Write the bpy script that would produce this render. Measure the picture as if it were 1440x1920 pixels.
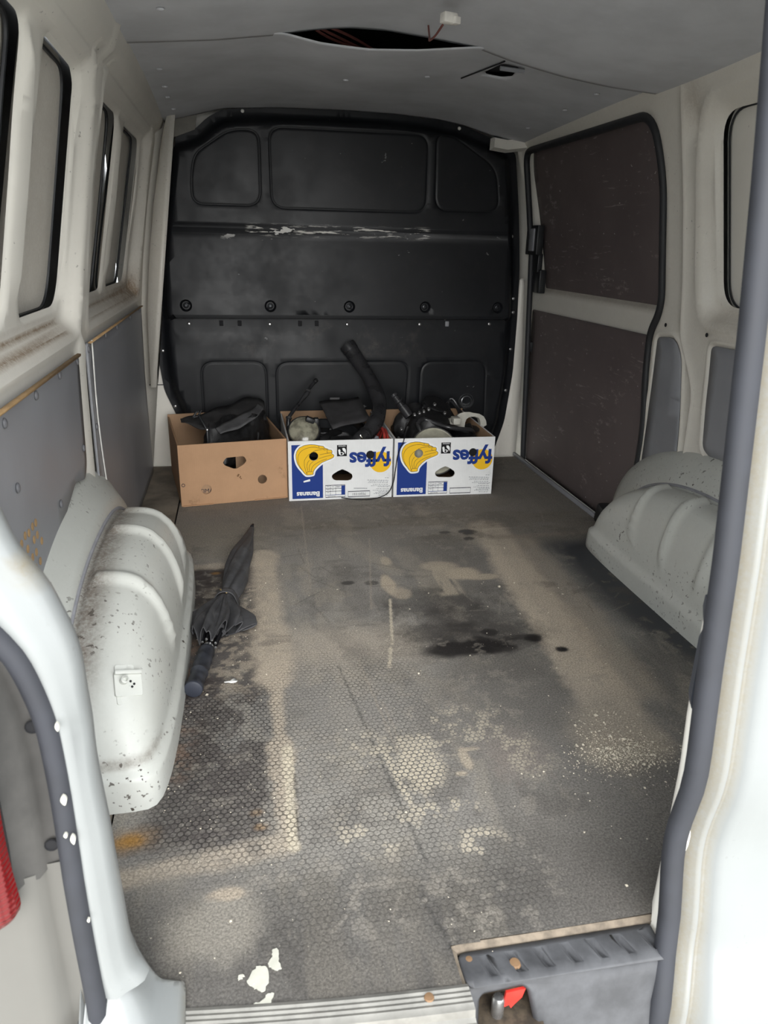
import bpy, bmesh, math, random
import numpy as np
from mathutils import Vector, Matrix
from mathutils.geometry import delaunay_2d_cdt
random.seed(7); rng = np.random.default_rng(11)
SC = bpy.context.scene; COL = SC.collection; PI = math.pi
for o in list(bpy.data.objects): bpy.data.objects.remove(o)

# ------------------------------------------------------------------ camera, sky, sun, exposure
cam = bpy.data.cameras.new('camera'); co = bpy.data.objects.new('camera', cam); COL.objects.link(co)
F_PX, CAM, PITCH, YAW, ROLL = 1376.5, Vector((-.4682, -.7019, .9331)), .3510, .1957, .0232
f = Vector((math.sin(YAW)*math.cos(PITCH), math.cos(YAW)*math.cos(PITCH), -math.sin(PITCH)))
r = Vector((math.cos(YAW), -math.sin(YAW), 0)); u = r.cross(f)
r2 = r*math.cos(ROLL)+u*math.sin(ROLL); u2 = u*math.cos(ROLL)-r*math.sin(ROLL)
co.matrix_world = Matrix(((r2.x, u2.x, -f.x, CAM.x), (r2.y, u2.y, -f.y, CAM.y), (r2.z, u2.z, -f.z, CAM.z), (0, 0, 0, 1)))
cam.sensor_fit = 'AUTO'; cam.sensor_width = 36; cam.lens = F_PX/1920*36; cam.clip_start = .01
cam.dof.use_dof = True; cam.dof.focus_distance = 2.0; cam.dof.aperture_fstop = 9
SC.camera = co
W = bpy.data.worlds.new('World'); SC.world = W; W.use_nodes = True
wb = W.node_tree.nodes['Background']; wb.inputs[0].default_value = (.93, .97, 1, 1); wb.inputs[1].default_value = 1.6
sl = bpy.data.lights.new('sun', 'SUN'); sl.energy = 2.6; sl.angle = math.radians(50); sl.color = (1, .985, .96)
so = bpy.data.objects.new('sun', sl); COL.objects.link(so)
so.rotation_euler = Vector((.06, 1, -.36)).to_track_quat('-Z', 'Y').to_euler(); so.location = (0, -4, 3)
vs = SC.view_settings; vs.view_transform = 'Standard'; vs.look = 'None'; vs.gamma = 1; vs.use_curve_mapping = False; vs.exposure = 0.95

# ------------------------------------------------------------------ helpers: nodes
class NT:
    def __init__(s, name):
        s.m = bpy.data.materials.new(name); s.m.use_nodes = True; s.t = s.m.node_tree
        s.b = s.t.nodes['Principled BSDF']; s.tc = s.t.nodes.new('ShaderNodeTexCoord'); s.obj = s.tc.outputs['Object']
    def sock(s, i, v):
        if hasattr(v, 'is_output'): s.t.links.new(v, i)
        elif isinstance(v, (tuple, list)) and len(v) == 3 and i.type == 'RGBA': i.default_value = (*v, 1)
        else: i.default_value = v
    def math(s, op, a, b=0., c=0., clamp=False):
        n = s.t.nodes.new('ShaderNodeMath'); n.operation = op; n.use_clamp = clamp
        for i, v in enumerate((a, b, c)): s.sock(n.inputs[i], v)
        return n.outputs[0]
    def vec(s, op, a, b=(0, 0, 0), sc=None):
        n = s.t.nodes.new('ShaderNodeVectorMath'); n.operation = op
        s.sock(n.inputs[0], a); s.sock(n.inputs[1], b)
        if sc is not None: s.sock(n.inputs['Scale'], sc)
        return n.outputs['Value'] if op in ('LENGTH', 'DISTANCE', 'DOT_PRODUCT') else n.outputs[0]
    def xyz(s, v=None):
        n = s.t.nodes.new('ShaderNodeSeparateXYZ'); s.sock(n.inputs[0], v or s.obj); return n.outputs
    def noise(s, scale, det=4, rough=.6, stretch=None, off=None):
        n = s.t.nodes.new('ShaderNodeTexNoise'); n.inputs['Scale'].default_value = scale
        n.inputs['Detail'].default_value = det; n.inputs['Roughness'].default_value = rough
        v = s.obj
        if stretch: v = s.vec('MULTIPLY', v, stretch)
        if off: v = s.vec('ADD', v, off)
        s.sock(n.inputs['Vector'], v); return n.outputs[0]
    def ramp(s, v, a, b, lo=0., hi=1.):
        n = s.t.nodes.new('ShaderNodeMapRange'); n.interpolation_type = 'SMOOTHSTEP'
        s.sock(n.inputs[0], v); n.inputs[1].default_value = a; n.inputs[2].default_value = b
        n.inputs[3].default_value = lo; n.inputs[4].default_value = hi; return n.outputs[0]
    def mix(s, fac, a, b, mode='MIX'):
        n = s.t.nodes.new('ShaderNodeMix'); n.data_type = 'RGBA'; n.blend_type = mode
        s.sock(n.inputs[0], fac); s.sock(n.inputs[6], a); s.sock(n.inputs[7], b); return n.outputs[2]
    def attr(s, name, out='Fac'):
        n = s.t.nodes.new('ShaderNodeAttribute'); n.attribute_name = name; return n.outputs[out]
    def bump(s, h, dist=.001, strength=1.):
        n = s.t.nodes.new('ShaderNodeBump'); n.inputs['Strength'].default_value = strength; n.inputs['Distance'].default_value = dist
        s.sock(n.inputs['Height'], h); s.t.links.new(n.outputs[0], s.b.inputs['Normal'])
    def box(s, ax0, a0, a1, ax1, b0, b1, soft):
        o = s.xyz(); k = 1.
        for ax, lo, hi in ((ax0, a0, a1), (ax1, b0, b1)):
            k1 = s.math('MULTIPLY', s.ramp(o[ax], lo-soft, lo+soft), s.ramp(o[ax], hi-soft, hi+soft, 1, 0)); k = s.math('MULTIPLY', k, k1)
        return k
    def done(s, col, rough=.5, metal=0., spec=.5):
        s.sock(s.b.inputs['Base Color'], col); s.sock(s.b.inputs['Roughness'], rough); s.sock(s.b.inputs['Metallic'], metal)
        s.b.inputs['Specular IOR Level'].default_value = spec; return s.m
def plain(name, col, rough=.5, metal=0., var=.12, scale=30, bump=0., spec=.5):
    n = NT(name); k = n.noise(scale, 5)
    c = n.mix(n.ramp(k, .3, .7), tuple(v*(1-var) for v in col), tuple(min(1, v*(1+var)) for v in col))
    if bump: n.bump(n.noise(scale*6, 3), bump)
    return n.done(c, n.ramp(k, .2, .8, max(.02, rough-.06), rough+.06), metal, spec)
def paint(name, col, dirt=(.24, .165, .10), speck=.5, rough=.38, th=.70):
    n = NT(name)
    c = n.mix(n.ramp(n.noise(3, 6, .7), .3, .75), tuple(v*.93 for v in col), col)
    at = n.attr('dirt'); fine = n.noise(150, 5, .75); big = n.noise(22, 6, .7)
    d = n.math('MULTIPLY', at, n.ramp(n.math('ADD', n.math('MULTIPLY', fine, .6), n.math('MULTIPLY', big, .4)), .36, .60, .55, 1.))
    c = n.mix(d, c, dirt)
    sp = n.math('MULTIPLY', n.ramp(n.noise(95, 2, .5), th, th+.05), n.ramp(n.noise(6, 3), .42, .7)); sp = n.math('MULTIPLY', sp, speck)
    c = n.mix(sp, c, (.06, .045, .035))
    sc = n.math('MULTIPLY', n.ramp(n.noise(60, 4, .6, (1, .12, .5)), .72, .76), .35*speck); c = n.mix(sc, c, (.12, .11, .10))
    n.bump(n.noise(500, 2), .0001, .4)
    return n.done(c, n.ramp(d, 0, 1, rough, .8))

# ------------------------------------------------------------------ helpers: objects
def link(name, me, m=None, parent=None, smooth=True):
    o = bpy.data.objects.new(name, me); COL.objects.link(o)
    if m is not None and not me.materials: me.materials.append(m)
    if parent: o.parent = parent
    if smooth and len(me.polygons): me.polygons.foreach_set('use_smooth', [True]*len(me.polygons))
    return o
def mesh(name, v, fcs):
    me = bpy.data.meshes.new(name); me.from_pydata([tuple(map(float, p)) for p in v], [], [tuple(map(int, q)) for q in fcs]); me.update(); return me
def sharp(o, ang=35):
    o.data.set_sharp_from_angle(angle=math.radians(ang)); return o
def bmobj(name, bm, m, parent=None, smooth=True, ang=35):
    bmesh.ops.recalc_face_normals(bm, faces=bm.faces)
    me = bpy.data.meshes.new(name); bm.to_mesh(me); bm.free(); o = link(name, me, m, parent, smooth)
    if smooth: sharp(o, ang)
    return o
def tag(o, label, cat, group=None):
    o['label'] = label; o['category'] = cat
    if group: o['group'] = group
    return o
def thing(name, label, cat, loc=(0, 0, 0), rot=(0, 0, 0), group=None):
    o = bpy.data.objects.new(name, None); COL.objects.link(o); o.location = loc; o.rotation_euler = rot; o.empty_display_size = .05
    return tag(o, label, cat, group)
def struct(o, label, cat): o['kind'] = 'structure'; return tag(o, label, cat)
def root(name, label, cat):
    o = bpy.data.objects.new(name, None); COL.objects.link(o); o.empty_display_size = .05; return struct(o, label, cat)
def add_box(bm, c, s, rot=None, bev=0.):
    b = bmesh.new(); bmesh.ops.create_cube(b, size=1); bmesh.ops.scale(b, vec=s, verts=b.verts)
    if bev: bmesh.ops.bevel(b, geom=list(b.edges), offset=bev, segments=2, affect='EDGES', profile=.5)
    if rot is not None: bmesh.ops.rotate(b, cent=(0, 0, 0), matrix=rot, verts=b.verts)
    bmesh.ops.translate(b, vec=c, verts=b.verts); t = bpy.data.meshes.new('t'); b.to_mesh(t); b.free(); bm.from_mesh(t); bpy.data.meshes.remove(t)
def add_lathe(bm, prof, n=20, mat=None, cap=True):
    """prof: (radius, z) list around z, then moved by mat"""
    mat = mat or Matrix(); rings = []
    for rr, z in prof:
        rings.append([bm.verts.new(mat @ Vector((rr*math.cos(2*PI*i/n), rr*math.sin(2*PI*i/n), z))) for i in range(n)])
    for a, b in zip(rings[:-1], rings[1:]):
        for i in range(n): bm.faces.new((a[i], a[(i+1) % n], b[(i+1) % n], b[i]))
    if cap:
        bm.faces.new(rings[0][::-1]); bm.faces.new(rings[-1])
def orient(p, d): return Matrix.Translation(p) @ Vector(d).to_track_quat('Z', 'Y').to_matrix().to_4x4()
def spline(pts, n=8):
    """Catmull-Rom through 3D points"""
    P_ = [np.array(p, float) for p in pts]; P_ = [2*P_[0]-P_[1]]+P_+[2*P_[-1]-P_[-2]]; out = []
    for i in range(1, len(P_)-2):
        for k in range(n):
            t = k/n; a, b, c, d = P_[i-1:i+3]
            out.append(.5*((2*b)+(-a+c)*t+(2*a-5*b+4*c-d)*t*t+(-a+3*b-3*c+d)*t**3))
    out.append(P_[-2]); return out
def add_tube(bm, pts, rad, n=10, cap=True, sect=None, up=(0, 0, 1)):
    """rad: number or one per point; sect: closed 2-D section used instead of a circle"""
    m_ = len(pts); pts = [Vector(p) for p in pts]; rings = []; N0 = None
    for i, p in enumerate(pts):
        t = (pts[min(i+1, m_-1)]-pts[max(i-1, 0)]).normalized()
        if N0 is None:
            a = Vector(up); N0 = (a-t*a.dot(t));
            if N0.length < 1e-4: N0 = t.orthogonal()
        N0 = (N0-t*N0.dot(t)).normalized(); B = t.cross(N0)
        rr = rad[i] if hasattr(rad, '__len__') else rad
        if sect: rings.append([bm.verts.new(p+(N0*a+B*b)*rr) for a, b in sect])
        else: rings.append([bm.verts.new(p+(N0*math.cos(2*PI*k/n)+B*math.sin(2*PI*k/n))*rr) for k in range(n)])
    n = len(rings[0])
    for a, b in zip(rings[:-1], rings[1:]):
        for i in range(n): bm.faces.new((a[i], a[(i+1) % n], b[(i+1) % n], b[i]))
    if cap: bm.faces.new(rings[0][::-1]); bm.faces.new(rings[-1])
def tube(name, pts, rad, m, parent=None, n=10, **k):
    bm = bmesh.new(); add_tube(bm, pts, rad, n, **k); return bmobj(name, bm, m, parent, True, 50)
def lathe(name, prof, m, parent=None, n=20, mat=None):
    bm = bmesh.new(); add_lathe(bm, prof, n, mat); return bmobj(name, bm, m, parent, True, 35)

# ------------------------------------------------------------------ helpers: pressed sheets
def rpoly(pts, rad, n=7):
    out = []; k = len(pts)
    for i in range(k):
        p = np.array(pts[i], float); a = np.array(pts[i-1], float); b = np.array(pts[(i+1) % k], float)
        rr = rad[i] if hasattr(rad, '__len__') else rad
        da, db = a-p, b-p; la, lb = np.linalg.norm(da), np.linalg.norm(db); q = min(rr, la*.48, lb*.48)
        A, B = p+da/la*q, p+db/lb*q
        for j in range(n+1):
            t = j/n; out.append((1-t)**2*A+2*t*(1-t)*p+t*t*B)
    return np.array(out)
def area(P_): x, y = P_[:, 0], P_[:, 1]; return .5*np.sum(x*np.roll(y, -1)-np.roll(x, -1)*y)
def offs(P_, d):
    """inward offset of a closed polygon"""
    P_ = np.asarray(P_, float); t = np.roll(P_, -1, 0)-np.roll(P_, 1, 0); t /= np.linalg.norm(t, axis=1)[:, None]+1e-12
    nrm = np.stack([-t[:, 1], t[:, 0]], 1)*(1 if area(P_) > 0 else -1); return P_+nrm*d
def inside(P_, q):
    c = np.zeros(len(q), bool); x, y = q[:, 0], q[:, 1]; A = P_; B = np.roll(P_, -1, 0)
    for (ax, ay), (bx, by) in zip(A, B):
        k = ((ay > y) != (by > y)); xx = (bx-ax)*(y-ay)/((by-ay) if by != ay else 1e-12)+ax; c ^= k & (x < xx)
    return c
def sdist(P_, q):
    """signed distance, positive inside"""
    d = np.full(len(q), 1e9); A = P_; B = np.roll(P_, -1, 0)
    for a, b in zip(A, B):
        e = b-a; w = q-a; t = np.clip((w@e)/(e@e+1e-14), 0, 1); d = np.minimum(d, np.linalg.norm(w-t[:, None]*e, axis=1))
    return np.where(inside(P_, q), d, -d)
def sm(x): x = np.clip(x, 0, 1); return x*x*(3-2*x)
def sheet(name, outer, holes, loops, step, fn, m, parent=None, thick=0., dirt=None, flip=False):
    outer = np.asarray(outer, float); P_ = []; E_ = []
    def addloop(L):
        b = len(P_); k = len(L)
        for p in L: P_.append((float(p[0]), float(p[1])))
        for i in range(k): E_.append((b+i, b+(i+1) % k))
    addloop(outer)
    for h in holes: addloop(h)
    for L in loops:
        L = np.asarray(L); addloop(L)
    lo, hi = outer.min(0), outer.max(0)
    gx, gy = np.meshgrid(np.arange(lo[0]+step*.5, hi[0], step), np.arange(lo[1]+step*.5, hi[1], step)); g = np.stack([gx.ravel(), gy.ravel()], 1)
    k = inside(outer, g)
    for h in holes: k &= ~inside(np.asarray(h, float), g)
    for p in g[k]: P_.append((p[0], p[1]))
    v, e, fc, *_ = delaunay_2d_cdt([Vector(p) for p in P_], E_, [], 0, 1e-6)
    v = np.array([(p.x, p.y) for p in v]); fc = np.array([q for q in fc if len(q) == 3])
    c = v[fc].mean(1); k = inside(outer, c)
    for h in holes: k &= ~inside(np.asarray(h, float), c)
    fc = fc[k]; used = np.unique(fc); re = -np.ones(len(v), int); re[used] = np.arange(len(used)); v = v[used]; fc = re[fc]
    if flip: fc = fc[:, ::-1]
    xyz = fn(v); me = mesh(name, xyz, fc); o = link(name, me, m, parent)
    if dirt is not None:
        a = me.attributes.new('dirt', 'FLOAT', 'POINT'); a.data.foreach_set('value', np.clip(dirt(v), 0, 1).astype(np.float32))
    if thick:
        md = o.modifiers.new('s', 'SOLIDIFY'); md.thickness = thick; md.offset = -1
    return o
def plate(name, outer, holes, t, M4, m, parent=None, bev=0.):
    """flat plate with holes: 2-D outline placed by matrix M4, front at local z=0, back at z=-t"""
    outer = np.asarray(outer, float); holes = [np.asarray(h, float) for h in holes]; P_ = []; E_ = []
    for L in [outer]+holes:
        b = len(P_); k = len(L)
        for p in L: P_.append(Vector((float(p[0]), float(p[1]))))
        for i in range(k): E_.append((b+i, b+(i+1) % k))
    v, e, fc, *_ = delaunay_2d_cdt(P_, E_, [], 0, 1e-7); v = np.array([(p.x, p.y) for p in v])
    keep = []
    for q in fc:
        c = v[list(q)].mean(0)[None]
        if inside(outer, c)[0] and not any(inside(h, c)[0] for h in holes): keep.append(tuple(q))
    bm = bmesh.new(); F_ = [bm.verts.new(M4 @ Vector((p[0], p[1], 0))) for p in v]
    fs = []
    for q in keep:
        try: fs.append(bm.faces.new([F_[i] for i in q]))
        except ValueError: pass
    if t:
        r_ = bmesh.ops.extrude_face_region(bm, geom=fs); nv = [g for g in r_['geom'] if isinstance(g, bmesh.types.BMVert)]
        d = (M4.to_3x3() @ Vector((0, 0, -t))); bmesh.ops.translate(bm, vec=d, verts=nv)
    bmesh.ops.delete(bm, geom=[x for x in bm.verts if not x.link_faces], context='VERTS')
    return bmobj(name, bm, m, parent, False)
def circ(cx, cy, rr, n=20): return np.array([(cx+rr*math.cos(2*PI*i/n), cy+rr*math.sin(2*PI*i/n)) for i in range(n)])
def rect(x0, y0, x1, y1): return np.array([(x0, y0), (x1, y0), (x1, y1), (x0, y1)], float)
def text(name, s, size, M4, m, parent=None, off=0., space=1., ext=.0002):
    cu = bpy.data.curves.new(name, 'FONT'); cu.body = s; cu.size = size; cu.align_x = 'CENTER'; cu.align_y = 'CENTER'; cu.offset = off; cu.space_character = space; cu.extrude = ext; cu.resolution_u = 3
    t = bpy.data.objects.new('t', cu); COL.objects.link(t); dg = bpy.context.evaluated_depsgraph_get(); dg.update()
    me = bpy.data.meshes.new_from_object(t.evaluated_get(dg)); bpy.data.objects.remove(t); me.transform(M4); me.materials.clear()
    return link(name, me, m, parent, False)
def fbm(nx, ny, base, octv=4, gain=.5, ax=1., ay=1.):
    out = np.zeros((ny, nx)); amp = 1.; tot = 0
    for o in range(octv):
        gx, gy = max(2, int(base*ax*2**o)), max(2, int(base*ay*ny/nx*2**o)); g = rng.random((gy+2, gx+2))
        X, Y = np.meshgrid(np.linspace(0, gx, nx), np.linspace(0, gy, ny)); i, j = X.astype(int), Y.astype(int); fx, fy = sm(X-i), sm(Y-j)
        out += amp*((g[j, i]*(1-fx)+g[j, i+1]*fx)*(1-fy)+(g[j+1, i]*(1-fx)+g[j+1, i+1]*fx)*fy); tot += amp; amp *= gain
    return out/tot
def tab(zs, xs):
    z = np.linspace(-.3, 1.7, 801); x = np.interp(z, zs, xs); k = np.hanning(61); k /= k.sum(); x = np.convolve(np.pad(x, 30, 'edge'), k, 'valid'); return lambda q: np.interp(q, z, x)

# ------------------------------------------------------------------ materials
WHITE = (.83, .80, .73)
M_body = paint('white_paint_inside', WHITE, speck=.6)
M_ext = paint('white_paint_outside_dimmed', (.240, .250, .248), dirt=(.20, .17, .115), speck=.18, rough=.3)  # same white as inside, colour darkened to offset the outdoor glare
M_arch = paint('white_paint_arch', (.66, .67, .625), dirt=(.10, .06, .035), speck=1., th=.63)
M_lining = plain('grey_lining', (.27, .275, .295), .42, var=.1, scale=4)
M_ceil = plain('grey_headliner', (.575, .585, .615), .8, var=.09, scale=5, bump=.0003)
M_dark = plain('dark_void', (.012, .012, .014), .9)
M_rubber = plain('black_rubber', (.022, .023, .026), .55)
M_seal = plain('grey_rubber_seal', (.024, .0255, .032), .72, var=.15, scale=14)
M_blackp = plain('black_plastic', (.018, .019, .021), .38, var=.2, scale=18)
M_greyp = plain('weathered_grey_plastic', (.060, .057, .053), .75, var=.25, scale=12, bump=.0004)
M_tie = plain('steel', (.5, .5, .5), .3, .9)
M_wood = plain('plywood_edge', (.42, .27, .13), .7, var=.15, scale=30)
M_clear = plain('pale_wire', (.75, .74, .70), .5)
M_white = plain('white_plastic', (.78, .75, .70), .45)

def board_mat():
    n = NT('brown_film_faced_board'); o = n.xyz()
    c = n.mix(n.ramp(n.noise(3, 6), .3, .7), (.125, .100, .100), (.16, .130, .128))
    m1 = n.ramp(n.noise(7, 4, .6, off=(3, 1, 2)), .50, .64)
    s1 = n.math('MULTIPLY', n.ramp(n.noise(42, 6, .75, (1, .35, 1)), .54, .64), m1)
    s2 = n.math('MULTIPLY', n.ramp(n.noise(90, 3, .6, (1, .08, 1), (5, 5, 5)), .62, .68), n.ramp(n.noise(4, 3, off=(9, 2, 1)), .50, .62))
    dust = n.ramp(o[2], .0, .5, .16, .03)
    c = n.mix(n.math('MULTIPLY', n.math('MAXIMUM', s1, s2), .6), c, (.40, .37, .34)); c = n.mix(n.math('MULTIPLY', dust, n.noise(14, 6, .7)), c, (.22, .17, .13))
    sp = n.math('MULTIPLY', n.ramp(n.noise(75, 1), .74, .77), n.ramp(n.noise(9, 2, off=(1, 7, 3)), .46, .58)); c = n.mix(sp, c, (.6, .58, .55))
    n.bump(n.noise(300, 2), .0001, .5); return n.done(c, .55)
M_board = board_mat()
def bulk_mat():
    n = NT('black_steel_bulkhead'); o = n.xyz()
    c = n.mix(n.ramp(n.noise(4, 6, .7), .3, .75), (.0062, .0070, .0088), (.0105, .0115, .0140))
    # scraped paint along the fold, then loose chips and rubbed marks
    b = n.box(0, -.42, .32, 2, .955, .99, .012)
    s = n.math('MULTIPLY', b, n.ramp(n.noise(26, 5, .65, (.32, 1, 3.4)), .555, .585)); c = n.mix(s, c, (.62, .60, .56))
    b2 = n.math('MULTIPLY', n.box(0, -.52, -.2, 2, .945, 1.0, .02), n.ramp(n.noise(18, 4, .6, (.7, 1, 1.6), (2, 0, 4)), .62, .64)); c = n.mix(b2, c, (.66, .65, .62))
    ch = n.math('MULTIPLY', n.ramp(n.noise(34, 3, .6, (.8, 1, 1.2), (7, 0, 1)), .735, .75), .45); c = n.mix(ch, c, (.35, .35, .35))
    du = n.math('MULTIPLY', n.ramp(n.noise(9, 6, .7, off=(0, 0, 8)), .5, .8), n.math('ADD', n.box(0, -.7, .3, 2, .46, .6, .05), .18)); c = n.mix(n.math('MULTIPLY', du, .22), c, (.20, .17, .145))
    n.bump(n.noise(700, 2), .0001, .35)
    return n.done(c, n.ramp(n.noise(5, 6, .7, off=(4, 4, 4)), .3, .75, .38, .54), 0, .30)
M_bulk = bulk_mat()

# ------------------------------------------------------------------ the body: side profiles (distance from x = 0, by height)
wl = tab([-.1, 0, .4, .64, .85, 1.06, 1.3, 1.42, 1.6], [.866, .866, .862, .855, .83, .795, .745, .70, .62])
win = tab([0, .79, .95, 1.03, 1.234, 1.3, 1.5], [.93, .876, .842, .824, .786, .774, .73])
XS = -.02            # the van's middle plane sits a touch left of x = 0
def sx(side, z, d=0): return (-wl(z)-d) if side < 0 else (wl(z)-.04+d)
def wx(side, z, d=0): return (-win(z)-d) if side < 0 else (win(z)-.04+d)
def rear_y(z): return np.interp(z, [-.3, .1, .25, .44, .58, .86, 1.01, 1.4], [-.013, -.010, -.008, .010, .020, .053, .075, .14])

# --- left wall
Lw = root('wall_left', 'left side wall of the van with blanked windows, grey lining panels and wheel arch', 'wall')
ZT = 1.45
bay1 = rpoly([(-.25, .705), (1.20, .712), (1.235, .85), (1.24, 1.15), (1.19, 1.305), (-.25, 1.305)], [.02, .07, .1, .1, .05, .02])
bay2 = rpoly([(1.30, .712), (2.36, .712), (2.385, .85), (2.385, 1.15), (2.36, 1.305), (1.33, 1.305), (1.30, 1.1)], [.04, .05, .05, .05, .05, .05, .05])
hA = rpoly([(.28, .785), (.735, .785), (.735, 1.1), (.765, 1.262), (.28, 1.268)], [.05, .06, .3, .045, .05])
hB = rpoly([(.835, .782), (1.178, .782), (1.172, 1.262), (.89, 1.268), (.83, 1.0)], [.03, .07, .05, .03, .2])
hC = rpoly([(1.42, .782), (1.756, .782), (1.765, 1.262), (1.42, 1.262)], .045)
hD = rpoly([(1.84, .782), (2.27, .782), (2.30, 1.256), (1.90, 1.256), (1.83, 1.0)], [.03, .05, .05, .03, .2])
WB = .048
def bay_loops(b): return [offs(b, -.018), offs(b, -.004), offs(b, WB*.2), offs(b, WB*.4), offs(b, WB*.66), offs(b, WB)]
loops = bay_loops(bay1)+bay_loops(bay2)
lips = []
for h in (hA, hB, hC, hD):
    for k in (-.006, -.014): lips.append(offs(h, k))
def lw_fn(v):
    y, z = v[:, 0], v[:, 1]; base = wl(z)
    for b in (bay1, bay2):
        db = sdist(b, v); s = sm(db/WB); base = base+(np.maximum(win(z), base+.02)-base)*s-.005*sm(1-np.abs(db+.004)/.014)
    # raised rib on the slim posts, lips round the holes
    for y0, w in ((.783, .026), (1.80, .024)):
        base = base-.012*sm(1-np.abs(y-y0)/w)*sm((z-.80)/.06)*sm((1.26-z)/.06)
    for h in (hA, hB, hC, hD):
        d = -sdist(h, v); base = base+.010*sm(1-np.abs(d)/.014)
    # pillar groove and raised bead between the lining panels, roof rail
    base = base-.016*sm(1-np.abs(y-1.20)/.035)*sm((.74-z)/.06)
    base = base-.016*sm((z-1.312)/.014)+.010*sm(1-np.abs(z-1.306)/.010)-.008*sm(1-np.abs(y-1.27)/.02)*sm((z-.7)/.1)
    base = base+.012*sm(1-np.abs(y-2.415)/.012)
    return np.stack([-base, y, z], 1)
def lw_dirt(v):
    y, z = v[:, 0], v[:, 1]
    d = 1.*sm((y-.1)/.3)*sm((1.17-y)/.12)*sm((z-.706)/.014)*sm((.775-z)/.02)
    d += .95*sm((y-1.36)/.12)*sm((2.38-y)/.05)*sm((z-.71)/.03)*sm((.79-z)/.05)
    d += .5*sm((y-2.1)/.2)*sm((2.42-y)/.08)*sm((.86-z)/.1)*sm((z-.7)/.05)+.16*sm((y-1.3)/.8)
    return d
out = rect(-.0, -.03, 2.50, ZT)
wb_sheet = sheet('inner_panel', out, [hA, hB, hC, hD], loops+lips, .022, lw_fn, M_body, Lw, dirt=lw_dirt, flip=True)
for h in (hA, hB, hC, hD):
    q = offs(h, -.02); sheet('window_blank', q, [], [offs(q, .03)], .05, lambda v: np.stack([wx(-1, v[:, 1], .036+.004*np.sin(v[:, 0]*9)), v[:, 0], v[:, 1]], 1), M_body, Lw, dirt=lambda v: .25+0*v[:, 0], flip=True)
    p3 = [(float(wx(-1, p[1], .031)), p[0], p[1]) for p in offs(h, -.004)]; p3 = p3+[p3[0]]
    tube('window_seal', p3, .0042, M_rubber, Lw, 6)
# lining panels with plywood edge, rivets and drilled holes
def side_panel(name, outl, side, d, t, m, parent, holes=()):
    o = sheet(name, outl, holes, [], .06, lambda v: np.stack([sx(side, v[:, 1], -d), v[:, 0], v[:, 1]], 1), m, parent, flip=side < 0)
    md = o.modifiers.new('s', 'SOLIDIFY'); md.thickness = t; md.offset = 0; return o
rv_me = None
def rivet(parent, p, rr=.006, m=None, nrm=(1, 0, 0)):
    global rv_me
    if rv_me is None:
        bm = bmesh.new(); add_lathe(bm, [(1, 0), (.92, .25), (.6, .45), (.25, .5)], 10); bm.normal_update(); me = bpy.data.meshes.new('rivet'); bm.to_mesh(me); bm.free(); rv_me = me
    o = link('rivet', rv_me, None, parent); o.matrix_local = orient(Vector(p), Vector(nrm)) @ Matrix.Scale(rr, 4)
    o.material_slots[0].link = 'OBJECT' if len(o.material_slots) else 'OBJECT'; o.material_slots[0].material = m; return o
pan1 = rpoly([(-.02, .675), (1.12, .677), (1.12, .42), (1.09, .385), (.98, .41), (.80, .36), (.60, .22), (.42, .04), (-.02, .04)], [.005, .02, .02, .03, .02, .1, .1, .02, .005])
pan2 = rpoly([(1.225, .687), (2.345, .687), (2.37, .40), (2.40, .004), (1.60, .004), (1.46, .09), (1.26, .268)], [.015, .01, .02, .005, .02, .05, .02])
hp = [(.631, .445), (.609, .446), (.583, .444), (.56, .448), (.632, .421), (.609, .421), (.535, .443), (.566, .421), (.613, .395), (.587, .396), (.63, .37), (.60, .37), (.655, .40)]
rvm = NT('rivet_grey'); rvm = rvm.done((.16, .16, .17), .35)
M_rv = rvm
_bm = bmesh.new(); add_lathe(_bm, [(1, 0), (.92, .25), (.6, .45), (.25, .5)], 10); rv_me = bpy.data.meshes.new('rivet'); _bm.to_mesh(rv_me); _bm.free(); rv_me.materials.append(M_rv)
L1 = side_panel('lining_panel', pan1, -1, .012, .006, M_lining, Lw); L2 = side_panel('lining_panel', pan2, -1, .012, .006, M_lining, Lw)
sheet('plywood_edge', rect(0, .6755, 1.105, .6805), [], [], .05, lambda v: np.stack([sx(-1, v[:, 1], -.0145), v[:, 0], v[:, 1]], 1), M_wood, Lw, thick=.008, flip=True)
sheet('plywood_edge', rect(1.235, .6865, 2.34, .6885), [], [], .05, lambda v: np.stack([sx(-1, v[:, 1], -.0145), v[:, 0], v[:, 1]], 1), M_wood, Lw, thick=.008, flip=True)
for y, z in ((.517, .655), (.715, .66), (.909, .664), (1.09, .665), (1.088, .461), (.822, .414), (.549, .538), (.3, .64)): rivet(L1, (sx(-1, z, -.016), y, z), .009, M_rv)
for y, z in ((1.235, .672), (1.492, .676), (1.699, .676), (2.0, .676), (2.28, .676), (1.271, .469), (1.32, .25)): rivet(L2, (sx(-1, z, -.016), y, z), .009, M_rv)
for y, z in ((.724, .697), (.929, .70), (1.499, .702), (1.706, .703)): rivet(Lw, (sx(-1, z, .004), y, z), .006, M_tie)
for y, z in hp: lathe('drilled_hole', [(.0075, 0), (.0075, .0008), (.004, .0012)], M_wood, L1, 12, orient((sx(-1, z, -.0155), y, z), (1, 0, 0)))
tube('wire', spline([(sx(-1, .69, -.018), 1.268, .69), (sx(-1, .49, -.018), 1.29, .49), (sx(-1, .3, -.018), 1.33, .30), (sx(-1, .2, -.022), 1.352, .20)], 5), .0019, M_clear, Lw, 6)
tube('loom_sleeve', spline([(-.84, 1.352, .205), (-.825, 1.358, .17), (-.81, 1.372, .13)], 5), [.005]*3+[.009]*8, M_white, Lw, 6)
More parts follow.
